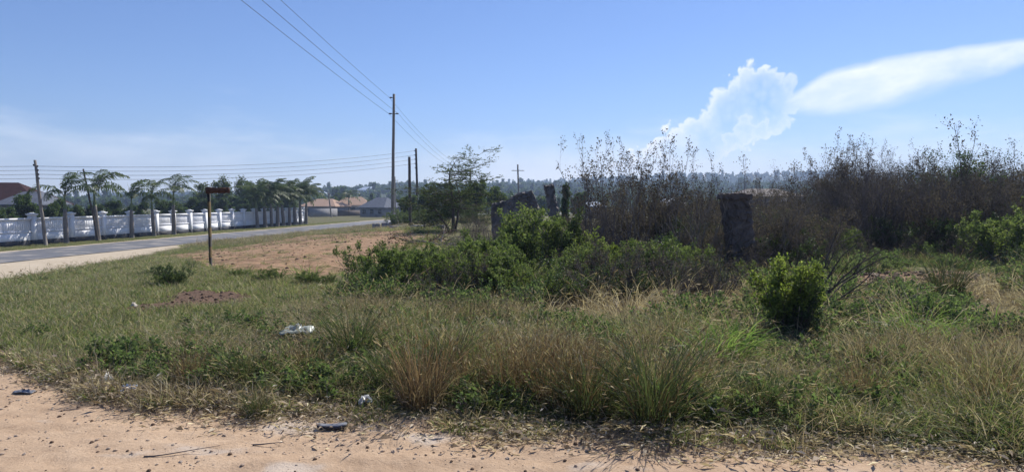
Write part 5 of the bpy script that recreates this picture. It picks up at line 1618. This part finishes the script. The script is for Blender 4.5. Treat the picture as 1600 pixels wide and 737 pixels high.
def pebbles(name, label, n, poly, smin, smax, pw, cond, kit=None):
    w = poly_world(poly) if not isinstance(poly, np.ndarray) else poly; lo, hi = w.min(0), w.max(0)
    X = lo[0] + (hi[0] - lo[0]) * RSC.random(n); Y = lo[1] + (hi[1] - lo[1]) * RSC.random(n)
    mk = masks(X, Y); k = inside(X, Y, w) & cond(mk, X, Y)
    X, Y = X[k], Y[k]; n = len(X)
    s = smin + (smax - smin) * RSC.random(n) ** pw
    rot = np.stack([RSC.normal(size=n) * .3, RSC.normal(size=n) * .3, RSC.random(n) * 6.28], 1)
    scatter(name, np.column_stack([X, Y, fine_h(X, Y) + s * .15]), rot, s, RSC.integers(0, 6, n), kit or PEB, label)


NEAR = np.array([[-7, 3.2], [6, 3.2], [6, 6.2], [-4, 7], [-9, 10], [-9, 5]])
pebbles('pebbles', 'small stones and crumbs of earth strewn over the dirt track', 90000, NEAR, .0016, .018, 10, lambda m, X, Y: (m[0] > .5) & (fbm(X * 2.2, Y * 3.5, 3) + .3 * RSC.random(len(X)) > .62), SANDP)
pebbles('soil_clods', 'lumps of reddish broken soil in the bare patch', 7000, PLOUGH, .012, .060, 5, lambda m, X, Y: m[2] > .5, CLOD)
pebbles('soil_clods', 'dark crumbs of the low earth heap left of the bushes', 520, MOUND, .010, .045, 4, lambda m, X, Y: m[4] > .4, CLODD)
pebbles('soil_clods', 'clods in the bare soil before the thicket', 1500, SOIL1, .02, .09, 3, lambda m, X, Y: m[3] > .4, CLODD)
pebbles('soil_clods', 'clods and crumbs of bare soil left of the lime topped bush', 1800, SOIL2, .015, .07, 3, lambda m, X, Y: m[3] > .4, CLODD)


# ------------------------------------------------------------------ rubbish
def simple(name, col, rough=.5, trans=0.0, spec=.5):
    m, nt, N, L = new_mat(name)
    n = N('ShaderNodeTexNoise'); n.inputs['Scale'].default_value = 30
    tc = N('ShaderNodeTexCoord'); L(tc.outputs['Object'], n.inputs['Vector'])
    r_ = ramp(N, [(.3, tuple(c * .75 for c in col)), (.65, col)]); L(n.outputs[0], r_.inputs[0])
    p = N('ShaderNodeBsdfPrincipled'); p.inputs['Roughness'].default_value = rough; p.inputs['Specular IOR Level'].default_value = spec
    L(r_.outputs[0], p.inputs['Base Color'])
    o = N('ShaderNodeOutputMaterial')
    if trans:
        t = N('ShaderNodeBsdfTranslucent'); L(r_.outputs[0], t.inputs[0]); mx = N('ShaderNodeMixShader'); mx.inputs[0].default_value = trans
        L(p.outputs[0], mx.inputs[1]); L(t.outputs[0], mx.inputs[2]); L(mx.outputs[0], o.inputs['Surface'])
    else: L(p.outputs[0], o.inputs['Surface'])
    return m


def crumple(name, px, py, w, d, h, mat, label, cat, seed, rz=0., dz=.01):
    r_ = np.random.default_rng(seed); nx, ny = 15, 11
    X, Y = np.meshgrid(np.linspace(-.5, .5, nx), np.linspace(-.5, .5, ny))
    edge = 1 - .22 * (fbm(X * 4 + seed, Y * 4, 2))
    k = np.hypot(X, Y) / .7
    Z = h * (.15 + np.abs(fbm(X * 5 + seed * 3, Y * 5 + 1, 4) - .5) * 2.6) * (1 - .6 * k ** 2) + h * .35 * np.clip(1 - k, 0, 1)
    V = np.stack([X * w * edge + r_.normal(size=X.shape) * w * .015, Y * d * edge + r_.normal(size=X.shape) * d * .015, Z], -1).reshape(-1, 3)
    i = (np.arange(ny - 1)[:, None] * nx + np.arange(nx - 1)[None]).ravel()
    o = link(name, mesh_quads(name, V, np.stack([i, i + 1, i + nx + 1, i + nx], -1), [mat], None, False), None, gp(px, py) + [0, 0, dz], (0, 0, rz))
    sol = o.modifiers.new('film', 'SOLIDIFY'); sol.thickness = .0015
    return tag(o, label, cat)


WB = simple('clear_plastic', (.60, .64, .60), .3, .5); W_ = simple('white_plastic', (.80, .81, .80), .35, .35); PK = simple('pink_wrapper', (.62, .36, .32), .45, .2); BL = simple('blue_wrapper', (.16, .22, .36), .4, .15)
GR = simple('grey_plastic', (.20, .21, .24), .5); DK = simple('dark_rubber', (.025, .028, .035), .5); TE = simple('green_cap', (.12, .38, .30), .4); PA = simple('dry_paper', (.62, .56, .48), .7, .2)
crumple('plastic_bag', 466, 546, .38, .24, .10, WB, 'white crumpled plastic bag caught in the grass', 'plastic bag', 3, .1, .13)
crumple('paper_scrap', 571, 640, .13, .10, .06, W_, 'bright white crumpled scrap at the track edge', 'litter', 4, .5, .02)
crumple('wrapper', 626, 634, .10, .09, .07, PK, 'pinkish crumpled wrapper at the foot of the reddish tussock', 'litter', 5, 1.0, .02)
crumple('wrapper', 203, 620, .16, .12, .06, BL, 'blue and grey crumpled wrapper in the leaf litter at left', 'litter', 6, .3, .02)
crumple('wrapper', 170, 606, .10, .10, .07, W_, 'small pale wrapper beside the blue one', 'litter', 8, 1.3, .02)
crumple('plastic_scrap', 38, 613, .20, .07, .025, GR, 'flat grey plastic scrap on the sand at far left', 'litter', 7, -.1)
crumple('paper_scrap', 424, 617, .11, .05, .04, W_, 'small white scrap in the dead leaves near the left tussock', 'litter', 9, .2, .03)
crumple('paper_scrap', 1162, 652, .12, .09, .06, PA, 'pale paper scrap low in the grass right of the big tussock', 'litter', 10, .2, .04)
crumple('paper_scrap', 1575, 698, .14, .08, .05, PA, 'pale paper scrap near the right bottom edge', 'litter', 11, .7, .02)
crumple('paper_scrap', 1003, 655, .10, .08, .14, PA, 'pale dry husk standing at the foot of the big tussock', 'litter', 12, .7, .02)
crumple('paper_scrap', 1420, 668, .16, .05, .04, PA, 'thin pale strip in the right foreground grass', 'litter', 13, -.2, .05)
crumple('paper_scrap', 210, 492, .10, .08, .07, PA, 'white lump at the left end of the low earth heap', 'litter', 14, 0, .05)
crumple('paper_scrap', 45, 460, .20, .10, .06, PA, 'pale scrap lying on the turf at far left', 'litter', 15, 0, .03)
g = gp(782, 681); o = MB().tube(np.array([[0, 0, 0], [0, 0, .012], [0, 0, .016]]), [.016, .016, .012], 8).build('bottle_cap', TE); o.location = g + [0, 0, .006]; tag(o, 'green bottle cap on the sand at the track edge', 'bottle cap')


def sandal():
    """worn flat sole lying on the sand"""
    g = gp(519, 669)
    t = thing('shoe_sole', 'dark worn shoe sole lying flat on the sand', 'shoe sole', g + [0, 0, .004], R(6))
    x = np.linspace(-.105, .105, 14); hw = np.interp(x, [-.105, -.09, -.03, .04, .09, .105], [.012, .032, .030, .040, .034, .010])
    z = .006 + .010 * (x / .105) ** 2
    for nm, z0, z1, k, mat in (('sole', 0, .018, 1.0, DK), ('footbed', .018, .022, .92, GR)):
        V = np.concatenate([np.stack([x, s * hw * k, z + zz], 1) for zz in (z0, z1) for s in (-1, 1)])
        n = 14; i = np.arange(n - 1)
        Q = np.concatenate([np.stack([i, i + 1, n + i + 1, n + i], 1)[:, ::-1], np.stack([2 * n + i, 2 * n + i + 1, 3 * n + i + 1, 3 * n + i], 1),
                            np.stack([i, i + 1, 2 * n + i + 1, 2 * n + i], 1), np.stack([n + i, n + i + 1, 3 * n + i + 1, 3 * n + i], 1)[:, ::-1]])
        link(nm, mesh_quads(nm, V, Q, [mat]), t)


sandal()


def twig(px, py, L_, rz, label, seed, fork=2, rad=.006):
    r_ = np.random.default_rng(seed)
    br = grow(r_, np.zeros((1, 3)), np.array([[1.0, 0, .05]]), np.array([L_]), np.array([rad]),
              [dict(k=9, wander=.10, up=-.01, tip=.3), dict(n=fork, ang=(20, 50), len=(.25, .5), start=.3, k=5, wander=.15, rad=.6, up=-.02, rmin=.0015)])
    for p, _, _ in br: p[..., 2] = np.abs(p[..., 2]) * .35 + .006
    o = link('fallen_twig', wood_mesh('fallen_twig', br, M['twig'], (5, 4)), None, gp(px, py), (0, 0, rz)); tag(o, label, 'twig', 'twigs lying on the sand')


twig(395, 697, .20, -.1, 'short dark twig lying on the sand below the shoe sole', 1)
twig(225, 716, .45, .08, 'long thin twig lying on the sand at bottom left', 2, 1, .005)
twig(1028, 688, .34, -1.0, 'dark twig sticking out of the big tussock over the sand', 3, 3)
twig(1050, 690, .48, -.75, 'longer dark twig right of the one under the big tussock', 4, 3)
twig(100, 640, .55, .25, 'thin dry twig at the edge of the leaf litter on the left', 5, 3, .004)
twig(680, 678, .22, .1, 'pale stick at the grass edge right of the shoe sole', 6, 1, .006)
twig(1300, 714, .6, -.05, 'dry stick along the track edge at right', 7, 2, .007)
twig(1500, 712, .7, .03, 'long pale stick in the litter at the right bottom edge', 8, 2, .008)

# ------------------------------------------------------------------ haze
hm, nt, N, L = new_mat('haze')
pv = N('ShaderNodeVolumePrincipled'); pv.inputs['Color'].default_value = (.55, .71, 1.0, 1); pv.inputs['Density'].default_value = 0.0005; pv.inputs['Density Attribute'].default_value = ''
hm.cycles.homogeneous_volume = True
pv.inputs['Anisotropy'].default_value = .2
o_ = N('ShaderNodeOutputMaterial'); L(pv.outputs[0], o_.inputs['Volume'])
hb = MB().box((0, 0, 35.0), (3400, 3400, 100)).build('haze', hm)
tag(hb, 'thin blue haze in the air over the whole place', kind='stuff')
